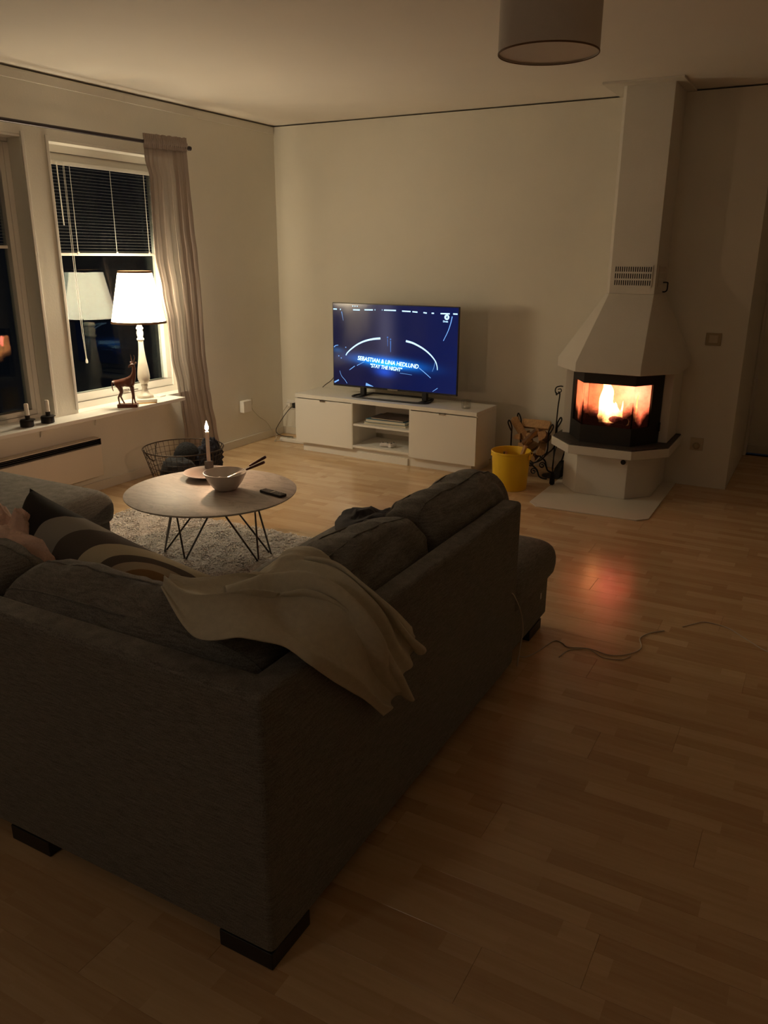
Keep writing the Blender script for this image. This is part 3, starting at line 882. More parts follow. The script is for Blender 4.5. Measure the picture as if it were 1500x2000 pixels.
# ------------------------------------------------------------------ television
TVX0, TVX1, TVY, TVZ0, TVZ1 = 0.864, 2.078, -0.40, 0.604, 1.331
t = thing('television', 'flat screen television on the white bench showing a dark blue stage show', 'television', ((TVX0 + TVX1) / 2, TVY, 0.53))
MB().box(TVX0, TVX1, TVY, TVY + 0.022, TVZ0, TVZ1).build('bezel', m_black, t, bevel=0.002)
MB().box(TVX0 + 0.25, TVX1 - 0.25, TVY + 0.0225, TVY + 0.06, TVZ0 + 0.02, TVZ0 + 0.42).build('back_housing', m_black, t, bevel=0.008)
sx0, sx1, sz0, sz1 = TVX0 + 0.007, TVX1 - 0.007, TVZ0 + 0.016, TVZ1 - 0.007
def screen_mat():
    T = NT('screen_picture')
    p = T.p
    p.inputs['Base Color'].default_value = (0.004, 0.004, 0.006, 1)
    p.inputs['Roughness'].default_value = 0.13
    p.inputs['Specular IOR Level'].default_value = 0.6
    tc = T.add('ShaderNodeTexCoord')
    sp = T.add('ShaderNodeSeparateXYZ')
    T.link(tc.outputs['Generated'], sp.inputs[0])
    nz = T.add('ShaderNodeTexNoise', i_Scale=2.2, i_Detail=2.0)
    T.link(tc.outputs['Generated'], nz.inputs['Vector'])
    rp = T.add('ShaderNodeValToRGB')
    e = rp.color_ramp.elements
    e[0].position, e[0].color = 0.0, (0.006, 0.006, 0.026, 1)
    e[1].position, e[1].color = 1.0, (0.0015, 0.008, 0.075, 1)
    ad = T.add('ShaderNodeMath', operation='MULTIPLY_ADD', i_1=0.35)
    T.link(nz.outputs['Fac'], ad.inputs[0])
    mu = T.add('ShaderNodeMath', operation='MULTIPLY', i_1=0.7)
    T.link(sp.outputs['X'], mu.inputs[0])
    T.link(mu.outputs[0], ad.inputs[2])
    T.link(ad.outputs[0], rp.inputs[0])
    # blue burst behind the title; the tall grey haze is a painted room reflection
    def gauss(cx, cz, wx, wz):
        ax = T.add('ShaderNodeMath', operation='SUBTRACT', i_1=cx)
        T.link(sp.outputs['X'], ax.inputs[0])
        az = T.add('ShaderNodeMath', operation='SUBTRACT', i_1=cz)
        T.link(sp.outputs['Z'], az.inputs[0])
        sk = T.add('ShaderNodeMath', operation='MULTIPLY_ADD', i_1=0.10)
        T.link(ax.outputs[0], sk.inputs[0])
        T.link(az.outputs[0], sk.inputs[2])
        a2 = T.add('ShaderNodeMath', operation='DIVIDE', i_1=wx)
        T.link(ax.outputs[0], a2.inputs[0])
        b2 = T.add('ShaderNodeMath', operation='DIVIDE', i_1=wz)
        T.link(sk.outputs[0], b2.inputs[0])
        a3 = T.add('ShaderNodeMath', operation='POWER', i_1=2.0)
        b3 = T.add('ShaderNodeMath', operation='POWER', i_1=2.0)
        aa = T.add('ShaderNodeMath', operation='ABSOLUTE')
        bb = T.add('ShaderNodeMath', operation='ABSOLUTE')
        T.link(a2.outputs[0], aa.inputs[0])
        T.link(b2.outputs[0], bb.inputs[0])
        T.link(aa.outputs[0], a3.inputs[0])
        T.link(bb.outputs[0], b3.inputs[0])
        s_ = T.add('ShaderNodeMath', operation='ADD')
        T.link(a3.outputs[0], s_.inputs[0])
        T.link(b3.outputs[0], s_.inputs[1])
        ng = T.add('ShaderNodeMath', operation='MULTIPLY', i_1=-1.0)
        T.link(s_.outputs[0], ng.inputs[0])
        ex = T.add('ShaderNodeMath', operation='EXPONENT')
        T.link(ng.outputs[0], ex.inputs[0])
        return ex.outputs[0]
    cur = rp.outputs[0]
    for (cx, cz, wx, wz, col) in ((0.46, 0.315, 0.23, 0.055, (0.0, 0.26, 1.2)), (0.44, 0.30, 0.15, 0.030, (0.0, 0.35, 0.9)), (0.43, 0.20, 0.07, 0.05, (0.0, 0.06, 0.5)),
                                  (0.44, 0.75, 0.075, 0.50, (0.05, 0.045, 0.052)), (0.03, 0.43, 0.05, 0.03, (0.0, 0.05, 0.15))):
        g = gauss(cx, cz, wx, wz)
        mxn = T.add('ShaderNodeVectorMath', operation='SCALE')
        mxn.inputs[0].default_value = col
        T.link(g, mxn.inputs['Scale'])
        av = T.add('ShaderNodeVectorMath', operation='ADD')
        T.link(cur, av.inputs[0])
        T.link(mxn.outputs[0], av.inputs[1])
        cur = av.outputs[0]
    T.link(cur, p.inputs['Emission Color'])
    p.inputs['Emission Strength'].default_value = TV_EMIT
    return T.m
scr = MB().box(sx0, sx1, TVY - 0.0015, TVY - 0.0001, sz0, sz1).build('screen', screen_mat(), t)
YS = TVY - 0.0022
def uv(u, v):
    return (TVX0 + u * (TVX1 - TVX0), YS, TVZ0 + v * (TVZ1 - TVZ0))
m_w = emit('screen_white', (0.50, 0.78, 1.0), 1.6)
m_b = emit('screen_pale_blue', (0.22, 0.48, 1.0), 1.0)
m_b2 = emit('screen_dim_blue', (0.10, 0.22, 0.62), 0.8)
def ribbon(pts, w0, w1, n=6):
    P = [Vector(uv(*q)) for q in pts]
    P = smoothpath(P, n) if len(P) > 2 else P
    vs = []
    for i, p in enumerate(P):
        a, b_ = P[max(0, i - 1)], P[min(len(P) - 1, i + 1)]
        d = (b_ - a).normalized()
        nrm = Vector((-d.z, 0, d.x))
        w_ = (w0 + (w1 - w0) * i / (len(P) - 1)) / 2
        vs += [p + nrm * w_, p - nrm * w_]
    return vs, [(2 * i, 2 * i + 1, 2 * i + 3, 2 * i + 2) for i in range(len(P) - 1)]
b = MB()
for (a, c_) in (((0.003, 0.924), (0.039, 0.923)), ((0.065, 0.923), (0.072, 0.921)), ((0.175, 0.923), (0.231, 0.924)), ((0.269, 0.928), (0.338, 0.931)), ((0.352, 0.932), (0.357, 0.933)), ((0.411, 0.935), (0.414, 0.935)),
                ((0.427, 0.934), (0.522, 0.935)), ((0.57, 0.931), (0.636, 0.93)), ((0.65, 0.929), (0.689, 0.926)), ((0.734, 0.924), (0.76, 0.92)), ((0.796, 0.921), (0.814, 0.921)), ((0.863, 0.921), (0.931, 0.922)), ((0.956, 0.923), (0.988, 0.922))):
    MB().add(*ribbon([(max(a[0], 0.008), a[1]), c_], 0.010, 0.010)).build('stage_light', m_w, scr)
for k in range(3):
    MB().add(*ribbon([(0.170 + 0.018 * k, 0.966), (0.177 + 0.018 * k, 0.966)], 0.008, 0.008)).build('stage_light', m_w, scr)
MB().add(*ribbon([(0.399, 0.607), (0.339, 0.594), (0.271, 0.565), (0.209, 0.519), (0.155, 0.458), (0.123, 0.41), (0.111, 0.38)], 0.017, 0.008)).build('stage_ring_arc', m_w, scr)
MB().add(*ribbon([(0.603, 0.594), (0.662, 0.573), (0.734, 0.522), (0.791, 0.459), (0.831, 0.39), (0.846, 0.333), (0.85, 0.286)], 0.017, 0.005)).build('stage_ring_arc', m_w, scr)
MB().add(*ribbon([(0.95, 0.895), (0.94, 0.819), (0.922, 0.731), (0.889, 0.62)], 0.008, 0.005)).build('light_streak', m_b, scr)
MB().add(*ribbon([(0.14, 0.206), (0.186, 0.259)], 0.005, 0.006)).build('light_streak', m_b, scr)
MB().add(*ribbon([(0.205, 0.268), (0.22, 0.28), (0.267, 0.319)], 0.006, 0.003)).build('light_streak', m_b, scr)
MB().add(*ribbon([(0.057, 0.187), (0.072, 0.126), (0.102, 0.078), (0.119, 0.04)], 0.003, 0.004)).build('light_streak', m_b, scr)
MB().add(*ribbon([(0.009, 0.040), (0.048, 0.074)], 0.012, 0.012)).build('light_streak', m_b, scr)
MB().add(*ribbon([(0.279, 0.050), (0.342, 0.030)], 0.026, 0.002)).build('light_streak', m_b, scr)
MB().add(*ribbon([(0.709, 0.295), (0.76, 0.237), (0.8, 0.189)], 0.006, 0.005)).build('light_streak', m_b, scr)
MB().add(*ribbon([(0.831, 0.374), (0.822, 0.309), (0.811, 0.265)], 0.003, 0.002)).build('light_streak', m_b, scr)
MB().add(*ribbon([(0.817, 0.034), (0.855, 0.078)], 0.003, 0.005)).build('light_streak', m_b, scr)
MB().add(*ribbon([(0.078, 0.898), (0.084, 0.854), (0.092, 0.792)], 0.006, 0.002)).build('light_streak', m_b, scr)
MB().add(*ribbon([(0.558, 0.217), (0.653, 0.207)], 0.003, 0.002)).build('light_streak', m_b, scr)
MB().add(*ribbon([(0.010, 0.471), (0.024, 0.489), (0.046, 0.497)], 0.009, 0.005)).build('light_streak', m_b, scr)
for q in ((0.05, 0.368), (0.071, 0.344), (0.111, 0.476)):
    MB().add(*ribbon([(q[0] - 0.004, q[1]), (q[0] + 0.004, q[1])], 0.008, 0.008)).build('light_streak', m_b, scr)
for u_, v0, v1, w_ in ((0.481, 0.585, 0.455, 0.016), (0.457, 0.605, 0.52, 0.009)):
    b = MB()
    b.add(*ribbon([(u_, v0), (u_ + 0.001, (v0 * 0.6 + v1 * 0.4)), (u_ + 0.001, v1)], w_ * 0.7, w_ * 0.35))
    b.add([uv(u_ + 0.006 * math.cos(2 * PI * k / 10), v0 + 0.018 + 0.011 * math.sin(2 * PI * k / 10)) for k in range(10)], [tuple(range(10))])
    b.build('singer_silhouette', m_b2, scr)

FONT = bpy.data.curves.new('probe', 'FONT').font
def lettering(text, u, v, width, height, rot, m, parent, shear=0.0, off=0.0, spacing=1.0, name='lettering', bold=0.0):
    cu = bpy.data.curves.new('lettering', 'FONT')
    cu.body = text
    cu.size = 1.0
    cu.shear = shear
    cu.offset = bold
    cu.align_x = 'CENTER'
    cu.align_y = 'CENTER'
    tmp = bpy.data.objects.new('tmp', cu)
    COL.objects.link(tmp)
    bpy.context.view_layer.update()
    me = bpy.data.meshes.new_from_object(tmp.evaluated_get(bpy.context.evaluated_depsgraph_get()))
    A = np.array([q.co[:] for q in me.vertices])
    mn, mx = A.min(0), A.max(0)
    for q in me.vertices:
        q.co = ((q.co.x - (mn[0] + mx[0]) / 2) * width / (mx[0] - mn[0]), (q.co.y - (mn[1] + mx[1]) / 2) * height / (mx[1] - mn[1]), 0)
    bpy.data.objects.remove(tmp)
    bpy.data.curves.remove(cu)
    me.materials.clear()
    me.materials.append(m)
    o = bpy.data.objects.new(name, me)
    COL.objects.link(o)
    c = Vector(uv(u, v)) + Vector((0, off, 0))
    place(o, c, parent)
    o.rotation_euler = (PI / 2, rot, 0)
    return o
m_t = emit('screen_title', (0.62, 0.95, 1.0), 2.2)
lettering('SEBASTIAN & LINA HEDLUND', 0.458, 0.335, 0.60, 0.036, math.radians(3.6), m_t, scr, 0.15, -0.0004, bold=0.012)
lettering('"STAY THE NIGHT"', 0.447, 0.270, 0.315, 0.034, math.radians(3.2), m_t, scr, 0.15, -0.0004, bold=0.012)
b = MB().add([uv(0.9105 + 0.0185 * math.cos(2 * PI * k / 28), 0.884 + 0.030 * math.sin(2 * PI * k / 28)) for k in range(28)], [tuple(range(28))])
b.build('channel_badge', m_w, scr)
lettering('4', 0.9105, 0.884, 0.016, 0.027, 0, emit('screen_navy', (0.0, 0.01, 0.1), 1.0), scr, 0.1, -0.0004, bold=0.02)
lettering('Direkt', 0.902, 0.837, 0.045, 0.015, 0, m_w, scr, 0, -0.0004, bold=0.02)
# stand: a flat loop with two necks
loop = smoothpath([(1.10, -0.46, 0.538), (1.20, -0.505, 0.538), (1.47, -0.512, 0.538), (1.74, -0.505, 0.538), (1.84, -0.46, 0.538), (1.80, -0.27, 0.538), (1.72, -0.235, 0.538), (1.47, -0.23, 0.538), (1.22, -0.235, 0.538), (1.14, -0.27, 0.538)], 6, True)
MB().tube(loop, 0.0072, 10, closed=True).build('stand_loop', m_black, t, smooth=60)
for xx in (1.17, 1.78):
    MB().box(xx - 0.022, xx + 0.022, -0.41, -0.365, 0.545, 0.612).box(xx - 0.018, xx + 0.018, -0.50, -0.25, 0.531, 0.545).build('stand_neck', m_black, t, bevel=0.004)
MB().box(1.42, 1.52, TVY - 0.0018, TVY - 0.0003, TVZ0 + 0.001, TVZ0 + 0.011).build('chin_strip', m_chrome, t)
MB().tube(smoothpath([(0.93, -0.37, 0.70), (0.82, -0.30, 0.67), (0.72, -0.22, 0.61), (0.60, -0.15, 0.545), (0.56, -0.115, 0.50), (0.555, -0.10, 0.30), (0.55, -0.09, 0.06)]), 0.004, 6).build('tv_cable', m_dcord, t, smooth=60)

# ------------------------------------------------------------------ fireplace
t = thing('fireplace', 'white plastered half-octagon fireplace with tapering hood and burning glass-fronted stove', 'fireplace', (3.39, -0.3, 0))
def poly(xl, xr, ys, fl_, fr_, yf):
    return [(xl, -0.0008), (xl, ys), (fl_, yf), (fr_, yf), (xr, ys), (xr, -0.0008)]
MB().prism(poly(3.055, 3.735, -0.50, 3.205, 3.58, -0.685), 0.0085, 0.3295).build('base_pillar', m_plaster, t, bevel=0.003)
MB().prism(poly(2.955, 3.838, -0.54, 3.158, 3.62, -0.785), 0.33, 0.393).build('hearth_shelf', m_plaster, t, bevel=0.004)
MB().prism(poly(2.965, 3.828, -0.536, 3.161, 3.617, -0.775), 0.3935, 0.402).build('slate_top', m_slab, t)
# body behind the stove: two cheeks, back, soffit
MB().box(2.995, 3.06, -0.40, -0.0008, 0.4025, 0.93).build('cheek', m_plaster, t, bevel=0.003)
MB().box(3.725, 3.79, -0.40, -0.0008, 0.4025, 0.93).build('cheek', m_plaster, t, bevel=0.003)
hp0 = poly(2.95, 3.835, -0.50, 3.16, 3.622, -0.765)
hp1 = [(3.245, -0.0008), (3.245, -0.392), (3.272, -0.42), (3.590, -0.42), (3.592, -0.418), (3.592, -0.0008)]
MB().loft([[(x, y_, 0.9305) for x, y_ in hp0], [(x, y_, 0.998) for x, y_ in hp0], [(x, y_, 1.468) for x, y_ in hp1]]).build('hood', m_plaster, t, bevel=0.003)
MB().prism(hp1, 1.4685, H - 0.001).build('chimney_shaft', m_plaster, t, bevel=0.002)
MB().prism([(3.13, -0.001), (3.13, -0.53), (3.66, -0.53), (3.66, -0.001)], H - 0.014, H - 0.0012).build('ceiling_collar', m_plaster, t)
# stove: steel body with a three-sided glazed door
ZS0, ZS1 = 0.4025, 0.928
front = [(3.062, -0.43), (3.205, -0.665), (3.577, -0.665), (3.722, -0.43)]   # outline of the face
def lerp2(a, b_, f_):
    return (a[0] + (b_[0] - a[0]) * f_, a[1] + (b_[1] - a[1]) * f_)
def facet_box(bld, a, b_, z0, z1, th=0.018):
    d = Vector((b_[0] - a[0], b_[1] - a[1], 0)).normalized()
    nrm = Vector((d.y, -d.x, 0))
    if nrm.y > 0:
        nrm = -nrm
    i_ = -nrm * th
    q = [(a[0], a[1]), (b_[0], b_[1]), (b_[0] + i_.x, b_[1] + i_.y), (a[0] + i_.x, a[1] + i_.y)]
    bld.prism(q, z0, z1)
ZG0, ZG1 = 0.533, 0.842
door = MB()
for k in range(3):
    a, b_ = front[k], front[k + 1]
    facet_box(door, a, b_, ZS0, ZG0)
    facet_box(door, a, b_, ZG1, ZS1)
facet_box(door, front[0], lerp2(front[0], front[1], 0.19), ZG0, ZG1)
facet_box(door, lerp2(front[2], front[3], 0.66), front[3], ZG0, ZG1)
stove = door.build('stove_door_frame', m_stove, t)
def soot_glass():
    T = NT('sooty_stove_glass')
    tr = T.add('ShaderNodeBsdfTransparent')
    gl = T.add('ShaderNodeBsdfGlossy', i_Roughness=0.03)
    lw = T.add('ShaderNodeLayerWeight', i_Blend=0.5)
    pw = T.add('ShaderNodeMath', operation='POWER', i_1=5.0)
    T.link(lw.outputs['Facing'], pw.inputs[0])
    mu = T.add('ShaderNodeMath', operation='MULTIPLY_ADD', i_1=0.9, i_2=0.05)
    T.link(pw.outputs[0], mu.inputs[0])
    mx = T.add('ShaderNodeMixShader')
    T.link(mu.outputs[0], mx.inputs[0])
    T.link(tr.outputs[0], mx.inputs[1])
    T.link(gl.outputs[0], mx.inputs[2])
    soot = T.add('ShaderNodeBsdfDiffuse')
    soot.inputs[0].default_value = (0.012, 0.008, 0.006, 1)
    tc = T.add('ShaderNodeTexCoord')
    sp = T.add('ShaderNodeSeparateXYZ')
    T.link(tc.outputs['Generated'], sp.inputs[0])
    nz = T.add('ShaderNodeTexNoise', i_Scale=5.0, i_Detail=6.0, i_Roughness=0.65)
    T.link(tc.outputs['Object'], nz.inputs['Vector'])
    # soot gathers in the lower corners: x away from the middle, z low
    ax = T.add('ShaderNodeMath', operation='SUBTRACT', i_1=0.5)
    T.link(sp.outputs['X'], ax.inputs[0])
    ab = T.add('ShaderNodeMath', operation='ABSOLUTE')
    T.link(ax.outputs[0], ab.inputs[0])
    z1 = T.add('ShaderNodeMath', operation='MULTIPLY_ADD', i_1=-1.5, i_2=0.72)
    T.link(sp.outputs['Z'], z1.inputs[0])
    s1 = T.add('ShaderNodeMath', operation='MULTIPLY_ADD', i_1=0.95)
    T.link(ab.outputs[0], s1.inputs[0])
    T.link(z1.outputs[0], s1.inputs[2])
    s2 = T.add('ShaderNodeMath', operation='MULTIPLY_ADD', i_1=0.9)
    T.link(nz.outputs['Fac'], s2.inputs[0])
    T.link(s1.outputs[0], s2.inputs[2])
    rp = T.add('ShaderNodeMapRange', i_1=0.74, i_2=1.18, i_3=0.0, i_4=0.93)
    T.link(s2.outputs[0], rp.inputs[0])
    m2 = T.add('ShaderNodeMixShader')
    T.link(rp.outputs[0], m2.inputs[0])
    T.link(mx.outputs[0], m2.inputs[1])
    T.link(soot.outputs[0], m2.inputs[2])
    T.link(m2.outputs[0], T.out.inputs[0])
    return T.m
m_soot = soot_glass()
for a, b_ in ((lerp2(front[0], front[1], 0.19), front[1]), (front[1], front[2]), (front[2], lerp2(front[2], front[3], 0.66))):
    g = MB()
    d = Vector((b_[0] - a[0], b_[1] - a[1], 0)).normalized()
    nrm = Vector((-d.y, d.x, 0))
    if nrm.y < 0:
        nrm = -nrm
    o2 = nrm * 0.008
    g.prism([(a[0] + o2.x, a[1] + o2.y), (b_[0] + o2.x, b_[1] + o2.y), (b_[0] + o2.x * 1.5, b_[1] + o2.y * 1.5), (a[0] + o2.x * 1.5, a[1] + o2.y * 1.5)], ZG0 - 0.004, ZG1 + 0.004)
    g.build('door_glass', m_soot, stove)
hb = MB().tube([(3.716, -0.40, 0.55), (3.733, -0.45, 0.56), (3.733, -0.45, 0.50), (3.716, -0.40, 0.49)], 0.007, 8)
hb.build('door_handle', m_iron, stove, smooth=50)
# steel sides of the stove between door and back wall
for xa in (3.0605, 3.7195):
    MB().box(xa, xa + 0.004, -0.43, -0.05, ZS0, ZS1).build('stove_side', m_stove, t)
# fire chamber of firebrick panels
ch = MB().box(3.12, 3.66, -0.16, -0.13, 0.46, 0.91)
chamber = ch.build('chamber_back', m_brick, t)
MB().prism([(3.085, -0.405), (3.12, -0.13), (3.10, -0.13), (3.065, -0.405)], 0.46, 0.91).build('chamber_side', m_brick, t)
MB().prism([(3.698, -0.405), (3.663, -0.13), (3.683, -0.13), (3.718, -0.405)], 0.46, 0.91).build('chamber_side', m_brick, t)
MB().prism([(3.07, -0.405), (3.21, -0.640), (3.572, -0.640), (3.712, -0.405), (3.66, -0.14), (3.12, -0.14)], 0.42, 0.46).build('chamber_floor', m_brick, t)
MB().prism([(3.07, -0.405), (3.21, -0.640), (3.572, -0.640), (3.712, -0.405), (3.66, -0.14), (3.12, -0.14)], 0.911, 0.926).build('chamber_roof', m_brick, t)
# warm-air grilles and damper hook on the shaft
def grille(front_face):
    if front_face:
        x0, x1, z0, z1 = 3.300, 3.562, 1.522, 1.662
        yb = -0.4205
        bk = MB().box(x0, x1, yb - 0.0015, yb, z0, z1).build('grille', m_dark, t)
        n = 17
        for r_ in range(4):
            zz = z0 + (z1 - z0) * r_ / 3
            MB().box(x0 - 0.004, x1 + 0.004, yb - 0.006, yb - 0.0016, zz - 0.006, zz + 0.006).build('grille_rail', m_plaster, bk)
        s0 = None
        for k in range(n + 1):
            xx = x0 + (x1 - x0) * k / n
            for r_ in range(3):
                zc = z0 + (z1 - z0) * (r_ + 0.5) / 3
                hz = (z1 - z0) / 6 - 0.0062
                if s0 is None:
                    s0 = MB().box(xx - 0.0038, xx + 0.0038, yb - 0.0055, yb - 0.0016, zc - hz, zc + hz).build('grille_slat', m_plaster, bk)
                else:
                    link_copy(s0, (xx, ORG[s0.name].y, zc), bk)
    else:
        y0, y1, z0, z1 = -0.34, -0.10, 1.522, 1.662
        xb = 3.5925
        bk = MB().box(xb, xb + 0.0015, y0, y1, z0, z1).build('grille', m_switch2, t)
        for r_ in range(4):
            zz = z0 + (z1 - z0) * r_ / 3
            MB().box(xb + 0.0016, xb + 0.006, y0 - 0.004, y1 + 0.004, zz - 0.006, zz + 0.006).build('grille_rail', m_plaster, bk)
        s0 = None
        for k in range(15):
            yy = y0 + (y1 - y0) * k / 14
            for r_ in range(3):
                zc = z0 + (z1 - z0) * (r_ + 0.5) / 3
                hz = (z1 - z0) / 6 - 0.0062
                if s0 is None:
                    s0 = MB().box(xb + 0.0016, xb + 0.0055, yy - 0.0038, yy + 0.0038, zc - hz, zc + hz).build('grille_slat', m_plaster, bk)
                else:
                    link_copy(s0, (ORG[s0.name].x, yy, zc), bk)
grille(True)
grille(False)
MB().tube(smoothpath([(3.592, -0.16, 1.545), (3.628, -0.16, 1.545), (3.632, -0.16, 1.53), (3.630, -0.16, 1.49), (3.612, -0.16, 1.478), (3.60, -0.16, 1.480)], 5), 0.005, 8).build('damper_hook', m_iron, t, smooth=60)
kb = MB().lathe([(0.008, 0), (0.008, 0.014), (0.017, 0.018), (0.019, 0.026), (0.014, 0.033)], 20)
kn = kb.build('air_knob', m_iron, t, smooth=50)
kn.rotation_euler = (PI / 2, 0, 0)
kn.location = Vector((3.552, -0.703, 0.294)) - ORG[t.name]

o = MB().prism([(2.985, -0.012), (2.985, -1.075), (3.062, -1.165), (3.765, -1.135), (3.832, -1.062), (3.832, -0.012)], 0.0008, 0.008).build('hearth_plate', m_plate, bevel=0.001)
tag(o, 'white hearth sheet with clipped corners on the floor under the fireplace', 'floor plate')

# the fire itself
FX, FY, FZ = 3.37, -0.39, 0.46
t = thing('fire', 'log fire burning with yellow flames inside the stove', 'fire', (FX, FY, FZ))
m_flame = emit('flame_bright', (1.0, 0.34, 0.10), FLAME_EMIT)
m_flame2 = emit('flame_orange', (1.0, 0.26, 0.08), FLAME_EMIT * 0.3)
def ember_mat():
    T = NT('ember_bed')
    tc = T.add('ShaderNodeTexCoord')
    nz = T.add('ShaderNodeTexNoise', i_Scale=22.0, i_Detail=4.0)
    T.link(tc.outputs['Object'], nz.inputs['Vector'])
    rp = T.add('ShaderNodeValToRGB')
    e = rp.color_ramp.elements
    e[0].position, e[0].color = 0.40, (0.60, 0.075, 0.045, 1)
    e[1].position, e[1].color = 0.72, (1.0, 0.19, 0.10, 1)
    T.link(nz.outputs['Fac'], rp.inputs[0])
    T.link(rp.outputs[0], T.p.inputs['Emission Color'])
    T.p.inputs['Emission Strength'].default_value = 1.5
    T.p.inputs['Base Color'].default_value = (0.12, 0.09, 0.08, 1)
    T.p.inputs['Roughness'].default_value = 0.9
    return T.m
m_ember = ember_mat()
def bed(u, v):
    x = 3.16 + 0.46 * u
    y_ = -0.58 + 0.40 * v
    e_ = max(0, 1 - (2 * u - 1) ** 4) * max(0, 1 - (2 * v - 1) ** 4)
    return (x, y_, FZ + 0.001 + e_ * (0.05 + 0.018 * noise.noise(Vector((x * 30, y_ * 30, 0)))))
MB().grid(bed, 40, 34).build('ember_bed', m_ember, t, smooth=60)
def flame(cx, cy, z0, h, r, sway, m, seed):
    b = MB()
    rings = []
    n = 18
    for k in range(n):
        f_ = k / (n - 1)
        rr = r * (math.sin(PI * (0.12 + 0.88 * f_) ** 0.75) ** 0.8) * (1 - 0.25 * f_) + 0.001
        ox = sway * f_ * f_ + 0.35 * r * noise.noise(Vector((seed, f_ * 3.2, 0)))
        oy = 0.3 * r * noise.noise(Vector((seed + 9, f_ * 3, 0)))
        rings.append([(cx + ox + rr * math.cos(a) * (1 + 0.28 * noise.noise(Vector((math.cos(a) * 1.2 + seed, math.sin(a) * 1.2, f_ * 4)))), cy + oy + 0.6 * rr * math.sin(a), z0 + h * f_) for a in [2 * PI * i / 14 for i in range(14)]])
    b.loft(rings)
    return b.build('flame', m, t, smooth=180)
flame(3.325, -0.36, FZ + 0.07, 0.34, 0.062, -0.045, m_flame, 1.3)
flame(3.355, -0.42, FZ + 0.06, 0.21, 0.055, -0.02, m_flame, 4.1)
flame(3.395, -0.40, FZ + 0.065, 0.15, 0.050, -0.01, m_flame, 8.6)
flame(3.300, -0.44, FZ + 0.06, 0.12, 0.030, 0.01, m_flame, 2.2)
flame(3.440, -0.41, FZ + 0.06, 0.17, 0.010, 0.006, m_flame, 5.0)
flame(3.495, -0.44, FZ + 0.055, 0.05, 0.022, 0.004, m_flame, 6.4)
flame(3.545, -0.42, FZ + 0.05, 0.24, 0.009, 0.010, m_flame2, 7.7)
for k, (x0, y0, x1, y1, zz, rr) in enumerate(((3.18, -0.45, 3.52, -0.33, 0.515, 0.030), (3.26, -0.28, 3.58, -0.46, 0.52, 0.028), (3.22, -0.33, 3.50, -0.50, 0.55, 0.026))):
    pts = [(x0 + (x1 - x0) * i / 8, y0 + (y1 - y0) * i / 8, zz) for i in range(9)]
    MB().tube(pts, [rr * (1 + 0.12 * noise.noise(Vector((k * 5, i, 0)))) for i in range(9)], 10).build('burning_log', m_ember, t, smooth=60)
ld = bpy.data.lights.new('fire_light', 'POINT')
ld.energy = FIRE_W
ld.color = (1.0, 0.165, 0.115)
ld.shadow_soft_size = 0.06
lo = bpy.data.objects.new('fire_light', ld)
COL.objects.link(lo)
lo.location = (3.46, -0.30, 0.74)

# ------------------------------------------------------------------ log basket, logs, bucket and fire tools
GX, GY = 2.735, -0.30
t = thing('log_holder', 'black wrought iron log holder with looped ends, full of firewood beside the fireplace', 'log holder', (GX, GY, 0))
for yy, dz in ((-0.41, -0.02), (-0.19, 0.0)):
    arc = []
    for k in range(19):
        a = PI + PI * k / 18
        arc.append((GX + 0.155 * math.cos(a), yy, 0.28 + 0.14 * math.sin(a) + dz))
    left = [(GX - 0.155, yy, 0.40 + dz), (GX - 0.155, yy, 0.34 + dz)]
    right = [(GX + 0.155, yy, 0.34 + dz), (GX + 0.155, yy, 0.40 + dz)]
    def lp(s_):
        x = GX + 0.155 * s_
        return [(x, yy, 0.42 + dz), (x + s_ * 0.012, yy, 0.455 + dz), (x + s_ * 0.026, yy, 0.475 + dz), (x + s_ * 0.034, yy, 0.455 + dz), (x + s_ * 0.020, yy, 0.42 + dz), (x + s_ * 0.003, yy, 0.39 + dz)]
    MB().tube(left + arc + right, 0.0065, 8).build('hoop', m_iron, t, smooth=60)
    for s_ in (-1, 1):
        MB().tube(smoothpath([(GX + 0.155 * s_, yy, 0.38 + dz)] + lp(s_), 5), 0.006, 7).build('loop', m_iron, t, smooth=60)
        z0 = 0.135 + dz
        MB().tube(smoothpath([(GX + 0.02 * s_, yy, z0), (GX + 0.07 * s_, yy, z0 - 0.035), (GX + 0.085 * s_, yy, 0.055), (GX + 0.10 * s_, yy, 0.02), (GX + 0.13 * s_, yy, 0.008), (GX + 0.165 * s_, yy, 0.0075)], 5), 0.0068, 7).build('leg', m_iron, t, smooth=60)
        sc = [(GX + s_ * (0.050 + (0.030 - 0.0015 * k) * math.cos(k * 0.55)), yy, 0.055 + (0.030 - 0.0015 * k) * math.sin(k * 0.55)) for k in range(17)]
        MB().tube(sc, 0.005, 6).build('scroll', m_iron, t, smooth=60)
for xx, zz in ((-0.13, 0.20), (-0.07, 0.155), (0.0, 0.14), (0.07, 0.155), (0.13, 0.20)):
    MB().tube([(GX + xx, -0.41, zz - 0.017), (GX + xx, -0.19, zz + 0.003)], 0.005, 6).build('cross_bar', m_iron, t, smooth=60)

